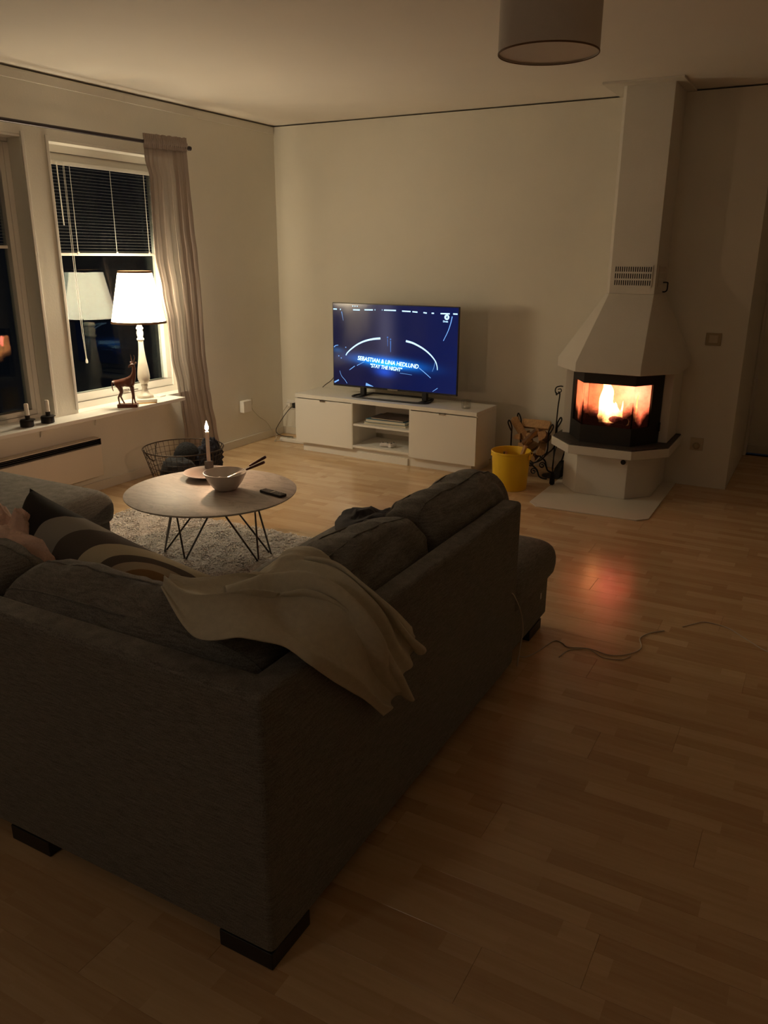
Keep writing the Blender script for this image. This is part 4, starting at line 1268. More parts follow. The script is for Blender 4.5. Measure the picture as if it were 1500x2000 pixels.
def log_mesh(b, c, ax_, ln, r, roll, seed, wedge=True):
    ax_ = Vector(ax_).normalized()
    s1 = ax_.orthogonal().normalized()
    s2 = ax_.cross(s1)
    rot = Matrix.Rotation(roll, 3, ax_)
    s1, s2 = rot @ s1, rot @ s2
    if wedge:
        sec = [(-0.42, -0.3), (0.62, -0.36)] + [(0.62 * math.cos(a) * 1.1 - 0.02, -0.36 + 1.0 * math.sin(a)) for a in (0.35, 0.75, 1.15, 1.55, 1.95)]
    else:
        sec = [(math.cos(2 * PI * i / 10), math.sin(2 * PI * i / 10)) for i in range(10)]
    n = len(sec)
    rings = []
    for k in range(6):
        f_ = -0.5 + k / 5
        w_ = 1 + 0.10 * noise.noise(Vector((seed, k * 0.7, 0)))
        rings.append([Vector(c) + ax_ * ln * f_ + (s1 * p[0] * w_ + s2 * p[1] * w_) * r * (1 + 0.08 * noise.noise(Vector((seed, i * 2.0, k * 0.5)))) for i, p in enumerate(sec)])
    base = len(b.v)
    b.v += [tuple(p) for r_ in rings for p in r_]
    for k in range(5):
        for i in range(n):
            j = (i + 1) % n
            b.f.append(tuple(base + q for q in (k * n + i, k * n + j, (k + 1) * n + j, (k + 1) * n + i)))
            b.mi.append(1 if (wedge and (i in (0, n - 1) or i == 1)) else 0)
    b.f.append(tuple(base + i for i in range(n - 1, -1, -1)))
    b.mi.append(1)
    b.f.append(tuple(base + 5 * n + i for i in range(n)))
    b.mi.append(1)
LOGS = [((2.755, -0.31, 0.425), (1, -0.10, 0.02), 0.24, 0.070, 3.3, 'pale split log lying crosswise on top of the log holder'),
        ((2.650, -0.385, 0.375), (0.62, -0.30, -0.62), 0.25, 0.055, 1.4, 'pale split log slanting down at the upper left of the log holder'),
        ((2.715, -0.43, 0.305), (0.62, -0.1, 0.70), 0.28, 0.038, 2.0, 'thin split stick slanting up across the front of the log holder'),
        ((2.835, -0.37, 0.345), (0.15, -1, 0.30), 0.28, 0.072, 1.1, 'dark bark log at the upper right of the log holder'),
        ((2.640, -0.30, 0.315), (0.05, -1, 0.10), 0.30, 0.050, 4.0, 'dark bark log at the left side of the log holder'),
        ((2.745, -0.29, 0.335), (0.0, -1, 0.05), 0.30, 0.058, 3.1, 'bark log in the middle of the log holder under the pale top log'),
        ((2.810, -0.32, 0.255), (0.25, -1, -0.1), 0.30, 0.062, 0.4, 'bark log at the lower right of the log holder'),
        ((2.715, -0.28, 0.215), (0.0, -1, 0.0), 0.28, 0.055, 5.2, 'bark log at the bottom of the log holder'),
        ((2.665, -0.31, 0.250), (0.05, -1, 0.05), 0.29, 0.055, 2.4, 'bark log low at the left of the log holder'),
        ((2.775, -0.35, 0.175), (0.10, -1, 0.0), 0.27, 0.042, 1.9, 'small bark log low at the right of the log holder')]
for c, ax_, ln, r, roll, lab in LOGS:
    b = MB()
    log_mesh(b, c, ax_, ln, r, roll, c[0] * 31 + c[2] * 17)
    o = b.build('firewood_log', [m_bark, m_split], smooth=35)
    tag(o, lab, 'firewood', 'firewood in the log holder')

BKX, BKY = 2.715, -0.775
t = thing('bucket', 'round bright yellow plastic bucket standing before the log holder', 'bucket', (BKX, BKY, 0))
MB().lathe([(0.002, 0.006), (0.128, 0.0005), (0.131, 0.006), (0.147, 0.282), (0.153, 0.285), (0.154, 0.296), (0.151, 0.300), (0.146, 0.298), (0.143, 0.288), (0.127, 0.014), (0.002, 0.012)], 48, (BKX, BKY, 0), False, False).build('tub', m_yellow, t, smooth=40)
for s_ in (-1, 1):
    MB().box(BKX + s_ * 0.153 - 0.006, BKX + s_ * 0.153 + 0.006, BKY - 0.018, BKY + 0.018, 0.240, 0.284).build('handle_lug', m_yellow, t, bevel=0.003)
hpts = [(BKX + 0.157 * math.cos(a), BKY + 0.135 * math.sin(a) + 0.03, 0.262 + 0.03 * math.sin(a)) for a in [PI * k / 16 for k in range(17)]]
MB().tube(hpts, 0.003, 6).build('bail_handle', m_yellow, t, smooth=60)
for c, ax_, ln, r, roll, lab in (((2.775, -0.765, 0.20), (0.30, 0.05, 0.90), 0.30, 0.026, 0.5, 'split stick leaning out over the right rim of the yellow bucket'),
                                 ((2.66, -0.73, 0.15), (-0.10, 0.12, 0.9), 0.24, 0.030, 2.0, 'split stick standing low inside the yellow bucket')):
    b = MB()
    log_mesh(b, c, ax_, ln, r, roll, c[0] * 77)
    tag(b.build('kindling_stick', [m_bark, m_split], smooth=35), lab, 'firewood', 'kindling in the bucket')

TX, TY = 2.905, -0.28
t = thing('fire_tool_stand', 'tall thin black iron fire tool stand with curled top by the fireplace', 'tool stand', (TX, TY, 0))
MB().lathe([(0.085, 0.0005), (0.085, 0.008), (0.02, 0.014), (0.008, 0.02)], 28, (TX, TY, 0)).build('foot', m_iron, t, smooth=40)
MB().tube(smoothpath([(TX, TY, 0.015), (TX + 0.002, TY, 0.3), (TX + 0.006, TY, 0.55), (TX + 0.014, TY, 0.66), (TX + 0.012, TY, 0.69), (TX, TY, 0.695)], 6), 0.0055, 8).build('pole', m_iron, t, smooth=60)
MB().tube(smoothpath([(TX + 0.014, TY, 0.690), (TX - 0.012, TY, 0.680), (TX - 0.022, TY - 0.01, 0.705), (TX - 0.014, TY - 0.01, 0.732), (TX + 0.012, TY, 0.742), (TX + 0.036, TY, 0.742)], 6), 0.005, 8).build('top_hook', m_iron, t, smooth=60)
MB().tube(smoothpath([(TX - 0.012, TY, 0.690), (TX - 0.016, TY, 0.672), (TX - 0.006, TY, 0.672)], 5), 0.004, 8).build('side_hook', m_iron, t, smooth=60)
MB().tube(smoothpath([(TX + 0.012, TY, 0.692), (TX + 0.026, TY - 0.006, 0.704), (TX + 0.020, TY - 0.006, 0.722), (TX - 0.002, TY - 0.004, 0.716)], 5), 0.004, 8).build('side_hook', m_iron, t, smooth=60)
t = thing('hearth_brush', 'black hearth brush hanging below the left end of the hearth shelf', 'brush', (2.992, -0.545, 0.2))
MB().tube(smoothpath([(3.000, -0.535, 0.325), (2.992, -0.56, 0.26), (2.985, -0.565, 0.15), (2.99, -0.565, 0.115)], 5), 0.0045, 8).build('handle', m_iron, t, smooth=60)
MB().lathe([(0.008, 0.115), (0.016, 0.10), (0.020, 0.06), (0.021, 0.02), (0.012, 0.0087)], 16, (2.99, -0.565, 0)).build('bristle_head', m_blackcush, t, smooth=60)
t = thing('ash_shovel', 'black ash shovel standing against the left side of the fireplace base', 'shovel', (2.985, -0.33, 0))
MB().tube([(3.03, -0.33, 0.32), (2.985, -0.33, 0.14)], 0.006, 8).build('handle', m_iron, t, smooth=60)
b = MB()
b.loft([[(2.92 + 0.0, -0.36, 0.012), (2.99, -0.39, 0.012), (2.99, -0.27, 0.012), (2.92, -0.30, 0.012)], [(2.945, -0.37, 0.09), (3.005, -0.40, 0.10), (3.005, -0.26, 0.10), (2.945, -0.29, 0.09)], [(2.975, -0.35, 0.15), (3.02, -0.36, 0.155), (3.02, -0.30, 0.155), (2.975, -0.31, 0.15)]])
b.build('pan', m_blackcush, t, bevel=0.003)

# ------------------------------------------------------------------ pendant
px_, py_, pz0 = 3.867, -3.905, 2.30
t = thing('pendant_lamp', 'unlit white fabric drum pendant lamp hanging from the ceiling', 'pendant lamp', (px_, py_, H))
MB().lathe([(0.150, 0.0), (0.150, 0.34), (0.147, 0.34), (0.147, 0.0), (0.150, 0.0)], 72, (px_, py_, pz0), False, False).build('drum_shade', m_pendant, t, smooth=40)
MB().lathe([(0.1500, -0.002), (0.1508, -0.001), (0.1508, 0.002), (0.1500, 0.0028), (0.1478, 0.002), (0.1478, -0.002), (0.1500, -0.002)], 72, (px_, py_, pz0), False, False).build('lower_hoop', m_trim, t, smooth=40)
MB().lathe([(0.001, 0.004), (0.1465, 0.004), (0.1465, 0.009), (0.001, 0.009)], 72, (px_, py_, pz0), False, False).build('diffuser', m_diffuser, t, smooth=40)
MB().tube([(px_, py_, pz0 + 0.25), (px_, py_, H - 0.03)], 0.004, 8).build('cord', m_plug, t)
MB().lathe([(0.05, -0.001), (0.048, -0.03), (0.01, -0.04)], 28, (px_, py_, H)).build('ceiling_rose', m_plug, t, smooth=40)
b = MB()
for k in range(3):
    a = 2 * PI * k / 3
    b.tube([(px_, py_, pz0 + 0.25), (px_ + 0.147 * math.cos(a), py_ + 0.147 * math.sin(a), pz0 + 0.33)], 0.002, 5)
b.build('spider', m_chrome, t)

# ------------------------------------------------------------------ rug
RX0, RX1, RY0, RY1 = 0.60, 2.74, -4.15, -2.575
m_rug = mat('rug_backing', (0.72, 0.66, 0.62), 0.95)
m_pile = mat('rug_pile', (0.86, 0.82, 0.78), 0.95, var=0.05, scale=14)
t = thing('shaggy_rug', 'pale grey-pink shaggy rug under the round coffee table', 'rug', ((RX0 + RX1) / 2, (RY0 + RY1) / 2, 0))
def rug_top(u, v):
    x, y_ = RX0 + (RX1 - RX0) * u, RY0 + (RY1 - RY0) * v
    e_ = min(1, 30 * min(u, 1 - u, v, 1 - v))
    return (x, y_, 0.0006 + e_ * (0.017 + 0.006 * noise.noise(Vector((x * 26, y_ * 26, 0))) + 0.004 * noise.noise(Vector((x * 60, y_ * 60, 3)))))
MB().grid(rug_top, 260, 190).build('backing', m_pile, t, smooth=180)
rg = np.random.default_rng(3)
nb = 46000
bx = rg.uniform(RX0, RX1, nb)
by = rg.uniform(RY0, RY1, nb)
ang = np.array([noise.noise(Vector((x * 9, y_ * 9, 0))) for x, y_ in zip(bx, by)]) * 5.0 + rg.uniform(-0.7, 0.7, nb)
ht = 0.006 + 0.008 * rg.random(nb)
ln = 0.012 + 0.018 * rg.random(nb)
wd = 0.0035 + 0.0025 * rg.random(nb)
dx, dy = np.cos(ang), np.sin(ang)
V = np.empty((nb, 5, 3))
for k, (f_, hz, ww) in enumerate(((0, 0, 1), (0, 0, -1), (0.45, 0.8, 1), (0.45, 0.8, -1), (1.0, 0.9, 0))):
    V[:, k, 0] = bx + dx * ln * f_ - dy * wd * ww * (1 if k < 2 else 0.9)
    V[:, k, 1] = by + dy * ln * f_ + dx * wd * ww * (1 if k < 2 else 0.9)
    V[:, k, 2] = 0.0165 + ht * hz
F = np.empty((nb, 3, 3), int)
base = np.arange(nb)[:, None] * 5
F[:, 0] = base + np.array([0, 1, 3])
F[:, 1] = base + np.array([0, 3, 2])
F[:, 2] = base + np.array([2, 3, 4])
me = bpy.data.meshes.new('pile')
me.from_pydata((V.reshape(-1, 3) - np.array([*ORG[t.name]])).tolist(), [], F.reshape(-1, 3).tolist())
me.materials.append(m_pile)
o = bpy.data.objects.new('pile', me)
COL.objects.link(o)
o.parent = t
o['kind'] = 'stuff'

# ------------------------------------------------------------------ coffee table
TCX, TCY, TR, TZ = 1.757, -3.130, 0.486, 0.435
t = thing('coffee_table', 'round coffee table with thin marbled top on crossed steel rod legs', 'table', (TCX, TCY, 0))
def table_mat():
    T = NT('pale_marble_top')
    tc = T.add('ShaderNodeTexCoord')
    mp = T.add('ShaderNodeMapping')
    mp.inputs['Rotation'].default_value = (0, 0, 0.6)
    mp.inputs['Scale'].default_value = (1, 2.4, 1)
    T.link(tc.outputs['Object'], mp.inputs[0])
    n1 = T.add('ShaderNodeTexNoise', i_Scale=3.0, i_Detail=7.0, i_Roughness=0.6, i_Distortion=1.2)
    T.link(mp.outputs[0], n1.inputs['Vector'])
    rp = T.add('ShaderNodeValToRGB')
    e = rp.color_ramp.elements
    e[0].position, e[0].color = 0.0, (0.56, 0.51, 0.47, 1)
    e[1].position, e[1].color = 1.0, (0.56, 0.51, 0.47, 1)
    for p_, c_ in ((0.44, (0.54, 0.49, 0.45, 1)), (0.485, (0.40, 0.36, 0.335, 1)), (0.51, (0.52, 0.47, 0.43, 1)), (0.60, (0.60, 0.55, 0.51, 1)), (0.625, (0.42, 0.38, 0.36, 1)), (0.65, (0.56, 0.51, 0.47, 1))):
        q = e.new(p_)
        q.color = c_
    T.link(n1.outputs['Fac'], rp.inputs[0])
    T.link(rp.outputs[0], T.p.inputs['Base Color'])
    T.p.inputs['Roughness'].default_value = 0.50
    return T.m
MB().lathe([(0.001, TZ - 0.014), (TR - 0.012, TZ - 0.014), (TR - 0.003, TZ - 0.008), (TR, TZ - 0.004), (TR, TZ - 0.001), (TR - 0.002, TZ), (0.001, TZ)], 128, (TCX, TCY, 0), False, False).build('tabletop', table_mat(), t, smooth=30)
feet = {'A': (1.418, -3.199), 'B': (1.622, -3.244), 'C': (2.011, -3.05), 'D': (2.007, -2.92)}
tops = {'A': [(1.753, -3.441), (1.539, -2.763), (1.355, -2.985)], 'B': [(1.344, -3.029), (1.948, -3.346)], 'C': [(1.972, -3.321), (1.738, -2.727)], 'D': [(2.059, -3.113), (1.459, -2.817)]}
for k in feet:
    b = MB()
    f_ = feet[k]
    for q in tops[k]:
        b.tube([(q[0], q[1], TZ - 0.016), (f_[0] + (q[0] - f_[0]) * 0.04, f_[1] + (q[1] - f_[1]) * 0.04, 0.028), (f_[0], f_[1], 0.012)], 0.0055, 8)
    b.build('leg', m_legmetal, t, smooth=60)
MB().tube(circle((TCX, TCY, TZ - 0.020), 0.36, 48), 0.005, 6, closed=True).build('under_ring', m_legmetal, t, smooth=60)

# things on the table
c = (1.555, -2.915, TZ)
t = thing('plate', 'shallow pinkish clay dish under the lit candle on the coffee table', 'plate', c)
MB().lathe([(0.001, 0.001), (0.055, 0.001), (0.062, 0.006), (0.105, 0.016), (0.150, 0.030), (0.152, 0.034), (0.148, 0.035), (0.104, 0.022), (0.060, 0.011), (0.001, 0.009)], 56, c, False, False).build('dish', m_plate2, t, smooth=40)
c = (1.478, -2.822, TZ + 0.0235)
t = thing('lit_candle', 'lit white taper candle in a small grey cube holder on the coffee table', 'candle', c)
MB().box(c[0] - 0.020, c[0] + 0.020, c[1] - 0.020, c[1] + 0.020, c[2] + 0.0005, c[2] + 0.046).build('holder', m_greybl, t, bevel=0.003)
def wax_mat():
    T = NT('glowing_taper')
    T.p.inputs['Base Color'].default_value = (0.80, 0.72, 0.66, 1)
    T.p.inputs['Subsurface Weight'].default_value = 0.6
    T.p.inputs['Subsurface Radius'].default_value = (0.02, 0.010, 0.006)
    T.p.inputs['Roughness'].default_value = 0.5
    return T.m
MB().lathe([(0.0115, 0.0465), (0.0115, 0.215), (0.0125, 0.222), (0.0105, 0.232), (0.006, 0.229)], 24, c).build('taper', wax_mat(), t, smooth=40)
MB().tube([(c[0], c[1], c[2] + 0.228), (c[0] + 0.001, c[1], c[2] + 0.241)], 0.0012, 5).build('wick', m_black, t)
MB().lathe([(0.002, 0.236), (0.0075, 0.243), (0.0105, 0.252), (0.0098, 0.264), (0.006, 0.278), (0.0022, 0.291), (0.0004, 0.298)], 18, c).build('flame', emit('candle_flame', (1.0, 0.60, 0.34), CANDLE_EMIT), t, smooth=60)

c = (1.815, -3.072, TZ)
t = thing('salad_bowl', 'pale glazed serving bowl with leftover salad on the coffee table', 'bowl', c)
MB().lathe([(0.001, 0.001), (0.055, 0.001), (0.066, 0.006), (0.098, 0.050), (0.122, 0.098), (0.124, 0.103), (0.120, 0.104), (0.116, 0.099), (0.092, 0.052), (0.060, 0.012), (0.001, 0.010)], 64, c, False, False).build('bowl', m_bowl, t, smooth=40)
b = MB()
rg2 = random.Random(5)
for k in range(46):
    a, rr = rg2.uniform(0, 2 * PI), 0.078 * math.sqrt(rg2.random())
    p0 = Vector(c) + Vector((rr * math.cos(a), rr * math.sin(a), 0.030 + rg2.uniform(0, 0.022)))
    d = Vector((rg2.uniform(-1, 1), rg2.uniform(-1, 1), rg2.uniform(-0.2, 0.5))).normalized() * rg2.uniform(0.014, 0.030)
    s_ = d.cross(Vector((0, 0, 1))).normalized() * rg2.uniform(0.004, 0.010)
    b.add([p0 - d * 0.5, p0 + s_, p0 + d * 0.7 + Vector((0, 0, 0.004)), p0 - s_], [(0, 1, 2, 3)])
o = b.build('salad_leaves', m_leaf, t, kind='stuff')
for k, (dx_, dy_) in enumerate(((-0.030, -0.012), (0.012, -0.035), (0.035, 0.012))):
    MB().lathe([(0.002, 0), (0.011, 0.005), (0.014, 0.013), (0.010, 0.022), (0.002, 0.026)], 14, (c[0] + dx_, c[1] + dy_, c[2] + 0.048)).build('onion_piece', m_wax, t, smooth=60)

def server(p0, p1, label, fork):
    p0, p1 = Vector(p0), Vector(p1)
    d = (p1 - p0).normalized()
    L_ = (p1 - p0).length
    t = thing('salad_server', label, 'spoon', p0, 'salad servers in the bowl')
    sd = d.cross(Vector((0, 0, 1))).normalized()
    nn = sd.cross(d)
    pm = p0 + d * L_ * 0.54
    MB().tube([pm, pm + d * 0.02, p1 - d * 0.01, p1], [0.006, 0.0075, 0.009, 0.007], 10).build('wood_handle', m_handle, t, smooth=50)
    b = MB()
    rings = []
    for k in range(9):
        f_ = k / 8
        p = p0 + d * (pm - p0).length * f_
        w_ = 0.004 + 0.018 * math.exp(-((f_ - 0.20) / 0.16) ** 2)
        dip = -0.007 * math.exp(-((f_ - 0.2) / 0.15) ** 2)
        rings.append([p + sd * w_ + nn * 0.001, p + nn * (dip + 0.001), p - sd * w_ + nn * 0.001, p - sd * w_ - nn * 0.001, p + nn * (dip - 0.001), p + sd * w_ - nn * 0.001])
    b.loft(rings)
    b.build('blade', m_chrome, t, smooth=60)
server((1.815, -3.075, 0.500), (2.034, -2.985, 0.605), 'metal salad server with dark wooden handle, the lower of the two in the bowl', False)
server((1.83, -3.045, 0.505), (2.022, -2.955, 0.628), 'metal salad server with dark wooden handle, the upper of the two in the bowl', True)

t = thing('remote_control', 'black television remote control lying on the coffee table beside the bowl', 'remote control', (2.115, -3.025, TZ))
rc = MB()
R_ = Matrix.Translation((2.115, -3.025, TZ)) @ Matrix.Rotation(math.radians(-11), 4, 'Z')
rc.box(-0.088, 0.088, -0.024, 0.024, 0.0006, 0.017, mtx=R_).build('case', m_black, t, bevel=0.005)
MB().box(-0.004, 0.010, -0.0225, 0.0225, 0.0172, 0.0180, mtx=R_).build('silver_band', m_chrome, t)
btn = None
for i in range(9):
    for j in range(3):
        xx = -0.072 + i * 0.0175
        if abs(xx - 0.003) < 0.012:
            continue
        MB().box(xx - 0.005, xx + 0.005, -0.017 + j * 0.0125, -0.008 + j * 0.0125, 0.0172, 0.0190, mtx=R_).build('button', m_greybl, t)

# ------------------------------------------------------------------ wire basket with wool
WX, WY = 0.56, -2.06
t = thing('wire_basket', 'round wide bronze wire basket with loose bail handles by the radiator', 'basket', (WX, WY, 0))
R0, R1, WH = 0.205, 0.300, 0.330
MB().tube(circle((WX, WY, WH), R1, 56), 0.0045, 7, closed=True).build('rim', m_wire, t, smooth=60)
MB().tube(circle((WX, WY, 0.005), R0, 48), 0.0035, 6, closed=True).build('bottom_ring', m_wire, t, smooth=60)
vw = None
for k in range(44):
    a = 2 * PI * k / 44
    if vw is None:
        vw = MB().tube([(WX + R0, WY, 0.004), (WX + R1, WY, WH)], 0.0016, 5).build('upright_wire', m_wire, t, smooth=60)
    else:
        c_ = (WX + (R0 + R1) / 2 * math.cos(a), WY + (R0 + R1) / 2 * math.sin(a), (WH + 0.004) / 2)
        link_copy(vw, c_, t, rot=(0, 0, a))
for k in range(1, 8):
    f_ = k / 8
    MB().tube(circle((WX, WY, 0.004 + (WH - 0.004) * f_), R0 + (R1 - R0) * f_, 48), 0.0016, 5, closed=True).build('hoop_wire', m_wire, t, smooth=60)
for k in range(-3, 4):
    h_ = math.sqrt(max(0, R0 * R0 - (k * 0.055) ** 2))
    MB().tube([(WX + k * 0.055, WY - h_, 0.004), (WX + k * 0.055, WY + h_, 0.004)], 0.0016, 5).build('bottom_wire', m_wire, t)
for a0, sgn in ((math.radians(205), 1), (math.radians(25), -1)):
    pts = []
    for k in range(15):
        u_ = k / 14
        a = a0 + (u_ - 0.5) * 1.0
        rr = R1 - 0.006 - 0.06 * math.sin(PI * u_)
        pts.append((WX + rr * math.cos(a), WY + rr * math.sin(a), WH - 0.115 * math.sin(PI * u_) + 0.003))
    MB().tube(pts, 0.0042, 7).build('bail_handle', m_wire, t, smooth=60)

def blob(name, c, sx, sy, sz, m, label, cat, seed, amp=0.18, fs=3.0, group=None, stripes=False):
    b = MB()
    nu, nv = 48, 26
    def P(u, v):
        th, ph = 2 * PI * u, PI * (v - 0.5)
        d = Vector((math.cos(ph) * math.cos(th), math.cos(ph) * math.sin(th), math.sin(ph)))
        k = 1 + amp * noise.fractal(d * fs + Vector((seed, 0, 0)), 0.8, 2.0, 3)
        if stripes:
            k += 0.035 * math.sin(d.z * 26 + d.x * 3)
        z = max(d.z * sz * k, -sz * 0.8)
        return (c[0] + d.x * sx * k, c[1] + d.y * sy * k, c[2] + z)
    b.grid(P, nu, nv)
    o = b.build(name, m, smooth=180)
    return tag(o, label, cat, group)
blob('wool_bundle', (0.62, -2.19, 0.155), 0.165, 0.10, 0.135, mat('striped_charcoal_knit', (0.012, 0.012, 0.015), 0.95, bump=0.5, bscale=90, col2=(0.045, 0.047, 0.052), scale=11, stretch=(0.4, 0.4, 5)), 'folded striped charcoal knit lying nearest the table in the wire basket', 'knitwear', 2.0, 0.10, 2.0, 'wool in the basket', True)
blob('yarn_ball', (0.525, -1.985, 0.215), 0.115, 0.095, 0.135, m_yarn1, 'round black ball of yarn in the middle of the wire basket', 'yarn', 5.0, 0.05, 6.0, 'wool in the basket')
blob('yarn_skein', (0.70, -1.925, 0.225), 0.090, 0.095, 0.150, m_yarn2, 'fluffy grey-blue yarn skein at the far side of the wire basket', 'yarn', 9.0, 0.30, 5.0, 'wool in the basket')

# ------------------------------------------------------------------ sofa
t = thing('corner_sofa', 'large U-shaped brown-grey upholstered corner sofa on black block feet', 'sofa', (2.0, -4.4, 0))
SB = 0.052
BT = 0.785
MB().prism([(0.25, -5.272), (3.752, -5.272), (3.752, -3.545), (3.668, -3.545), (3.668, -5.175), (0.25, -5.175)], SB, BT).build('back_frame', m_sofa, t, bevel=0.018, seg=3)
MB().box(2.73, 3.667, -5.174, -2.975, SB, 0.268).box(3.6671, 3.715, -3.54, -2.975, SB, 0.268).build('right_base', m_sofa, t, bevel=0.012)
MB().box(1.28, 2.729, -5.174, -4.20, SB, 0.268).build('middle_base', m_sofa, t, bevel=0.012)
MB().box(0.30, 1.279, -5.174, -3.46, SB, 0.268).build('chaise_base', m_sofa, t, bevel=0.012)
def rounded_poly(pts, r, n=5):
    out = []
    N_ = len(pts)
    for i in range(N_):
        p, a, b_ = Vector(pts[i]), Vector(pts[i - 1]), Vector(pts[(i + 1) % N_])
        da, db = (a - p).normalized(), (b_ - p).normalized()
        for k in range(n + 1):
            f_ = k / n
            q = p + da * r * (1 - f_) ** 2 + db * r * f_ ** 2
            out.append((q.x, q.y))
    return out
def inset_poly(pts, d):
    out = []
    N_ = len(pts)
    for i in range(N_):
        p, a, b_ = Vector(pts[i]), Vector(pts[i - 1]), Vector(pts[(i + 1) % N_])
        e1, e2 = (p - a).normalized(), (b_ - p).normalized()
        out.append((p.x + d * (-e1.y - e2.y), p.y + d * (e1.x + e2.x)))
    return out
def seat_cushion(name, pts, z0, z1, r=0.10):
    b = MB()
    rings = []
    for dz, ins in ((0, 0.012), (0.015, 0.002), (0.05, -0.003), (0.085, -0.003), (0.110, 0.002), (0.130, 0.010), (0.146, 0.022), (0.158, 0.038), (0.167, 0.058), (0.173, 0.085), (0.177, 0.12), (0.1795, 0.17), (0.1805, 0.22)):
        pl = rounded_poly(inset_poly(pts, ins), max(0.03, r + ins * 0.3))
        rings.append([(x, y_, z0 + dz * (z1 - z0) / 0.18) for x, y_ in pl])
    b.loft(rings)
    return b.build(name, m_sofa, t, smooth=60)
seat_cushion('right_seat', [(2.685, -4.15), (3.662, -4.15), (3.662, -3.535), (3.748, -3.535), (3.748, -2.955), (2.66, -2.955)], 0.2685, 0.456, 0.055)
seat_cushion('corner_seat', [(2.685, -5.17), (3.664, -5.17), (3.664, -4.155), (2.685, -4.155)], 0.2685, 0.452, 0.05)
seat_cushion('middle_seat', [(1.312, -5.17), (2.68, -5.17), (2.68, -4.17), (1.312, -4.17)], 0.2685, 0.452, 0.06)
seat_cushion('chaise_seat', [(0.27, -5.17), (1.308, -5.17), (1.308, -3.425), (0.27, -3.425)], 0.2685, 0.462, 0.07)
for x0, y0 in ((3.577, -5.268), (2.757, -5.268), (1.40, -5.268), (0.30, -5.268), (3.545, -3.215), (2.78, -3.20), (0.33, -3.65), (1.10, -3.65)):
    MB().box(x0, x0 + 0.17, y0, y0 + 0.17, 0.0006, SB - 0.0005).build('foot', m_black, t, bevel=0.003)
MB().box(3.7151, 3.7165, -3.085, -3.072, 0.165, 0.195).build('care_tag', m_plug, t)

def sq_cushion(name, c, w, d, h, rotz, tilt, seed, label, n_=4.0, group='back cushions of the sofa', wr=0.015, m=None, piping=True, roll=0.0, clampf=None, nx=7.0):
    """plump box cushion; local x = width, y = thickness, z = height"""
    me_b = MB()
    R_ = Matrix.Translation(c) @ Matrix.Rotation(rotz, 4, 'Z') @ Matrix.Rotation(tilt, 4, 'X') @ Matrix.Rotation(roll, 4, 'Y')
    K = 26
    cache = {}
    def proj(p):
        L_ = (abs(p[0]) ** nx + (abs(p[1]) ** n_ + abs(p[2]) ** n_) ** (nx / n_)) ** (1 / nx)
        q = Vector(p) / L_
        bul = 1 + 0.22 * (1 - q.x ** 2) * (1 - q.z ** 2)
        v = Vector((q.x * w / 2, q.y * d / 2 * bul * 0.86, q.z * h / 2))
        wv = noise.noise(Vector((v.x * 6 + seed, v.z * 22, seed))) * (0.25 + abs(q.z)) + 0.6 * noise.noise(Vector((v.x * 30 + seed, v.y * 5, v.z * 7)))
        v += q.normalized() * wv * wr
        v = R_ @ v
        if clampf:
            v = clampf(v)
        return v
    for axis in range(3):
        for sg in (-1, 1):
            def P(u, v_, axis=axis, sg=sg):
                a, b_ = -1 + 2 * u, -1 + 2 * v_
                p = [0, 0, 0]
                p[axis] = sg
                p[(axis + 1) % 3] = a
                p[(axis + 2) % 3] = b_
                return proj(p)
            me_b.grid(P, K, K)
    root = thing(name, label, 'cushion', c, group)
    me_b.build('cover', m or m_sofa, root, smooth=180)
    if piping:
        for yy in (-0.45, 0.45):
            loop = []
            for k in range(64):
                a = 2 * PI * k / 64
                ca, sa = math.cos(a), math.sin(a)
                e_ = 2 / 5.0
                x_, z_ = math.copysign(abs(ca) ** e_, ca), math.copysign(abs(sa) ** e_, sa)
                p = proj((x_, yy, z_))
                loop.append(p)
            MB().tube(loop, 0.0035, 5, closed=True).build('piping', m or m_sofa, root, smooth=60)
    return root
def soft(d, k=0.03):
    return d if d <= 0 else k * (1 - math.exp(-d / k))
def clamp_long(v):       # squashed against the back frame, swelling over its top edge
    lim = -5.173 - 0.085 * min(1, max(0, (v.z - 0.785) / 0.035))
    if v.y < lim:
        v.y = lim - soft(lim - v.y, 0.012 if v.z > 0.79 else 0.001)
    v.z = max(v.z, 0.4525)
    return v
def clamp_side(ov):
    def f(v):
        lim = 3.666 + ov * min(1, max(0, (v.z - 0.785) / 0.03))
        if v.x > lim:
            v.x = lim + soft(v.x - lim, 0.012 if v.z > 0.79 else 0.001)
        v.z = max(v.z, 0.4565)
        return v
    return f
sq_cushion('sofa_back_cushion', (3.150, -5.000, 0.618), 0.99, 0.36, 0.42, 0.0, 0.28, 1.0, 'long plump brown-grey back cushion by the sofa corner, under the striped pillow', n_=2.7, clampf=clamp_long)
sq_cushion('sofa_back_cushion', (2.14, -5.000, 0.622), 0.99, 0.36, 0.42, 0.0, 0.28, 4.0, 'brown-grey back cushion cut off by the picture edge', n_=2.7, clampf=clamp_long)
sq_cushion('sofa_back_cushion', (3.520, -4.490, 0.655), 0.72, 0.33, 0.45, PI / 2, -0.22, 7.0, 'wrinkled brown-grey back cushion on the sofa side, partly under the throw', n_=2.7, clampf=clamp_side(0.012), wr=0.022)
sq_cushion('sofa_back_cushion', (3.545, -3.785, 0.658), 0.73, 0.33, 0.45, PI / 2, -0.22, 11.0, 'brown-grey back cushion at the far end of the sofa side', n_=2.7, clampf=clamp_side(0.03), wr=0.020)
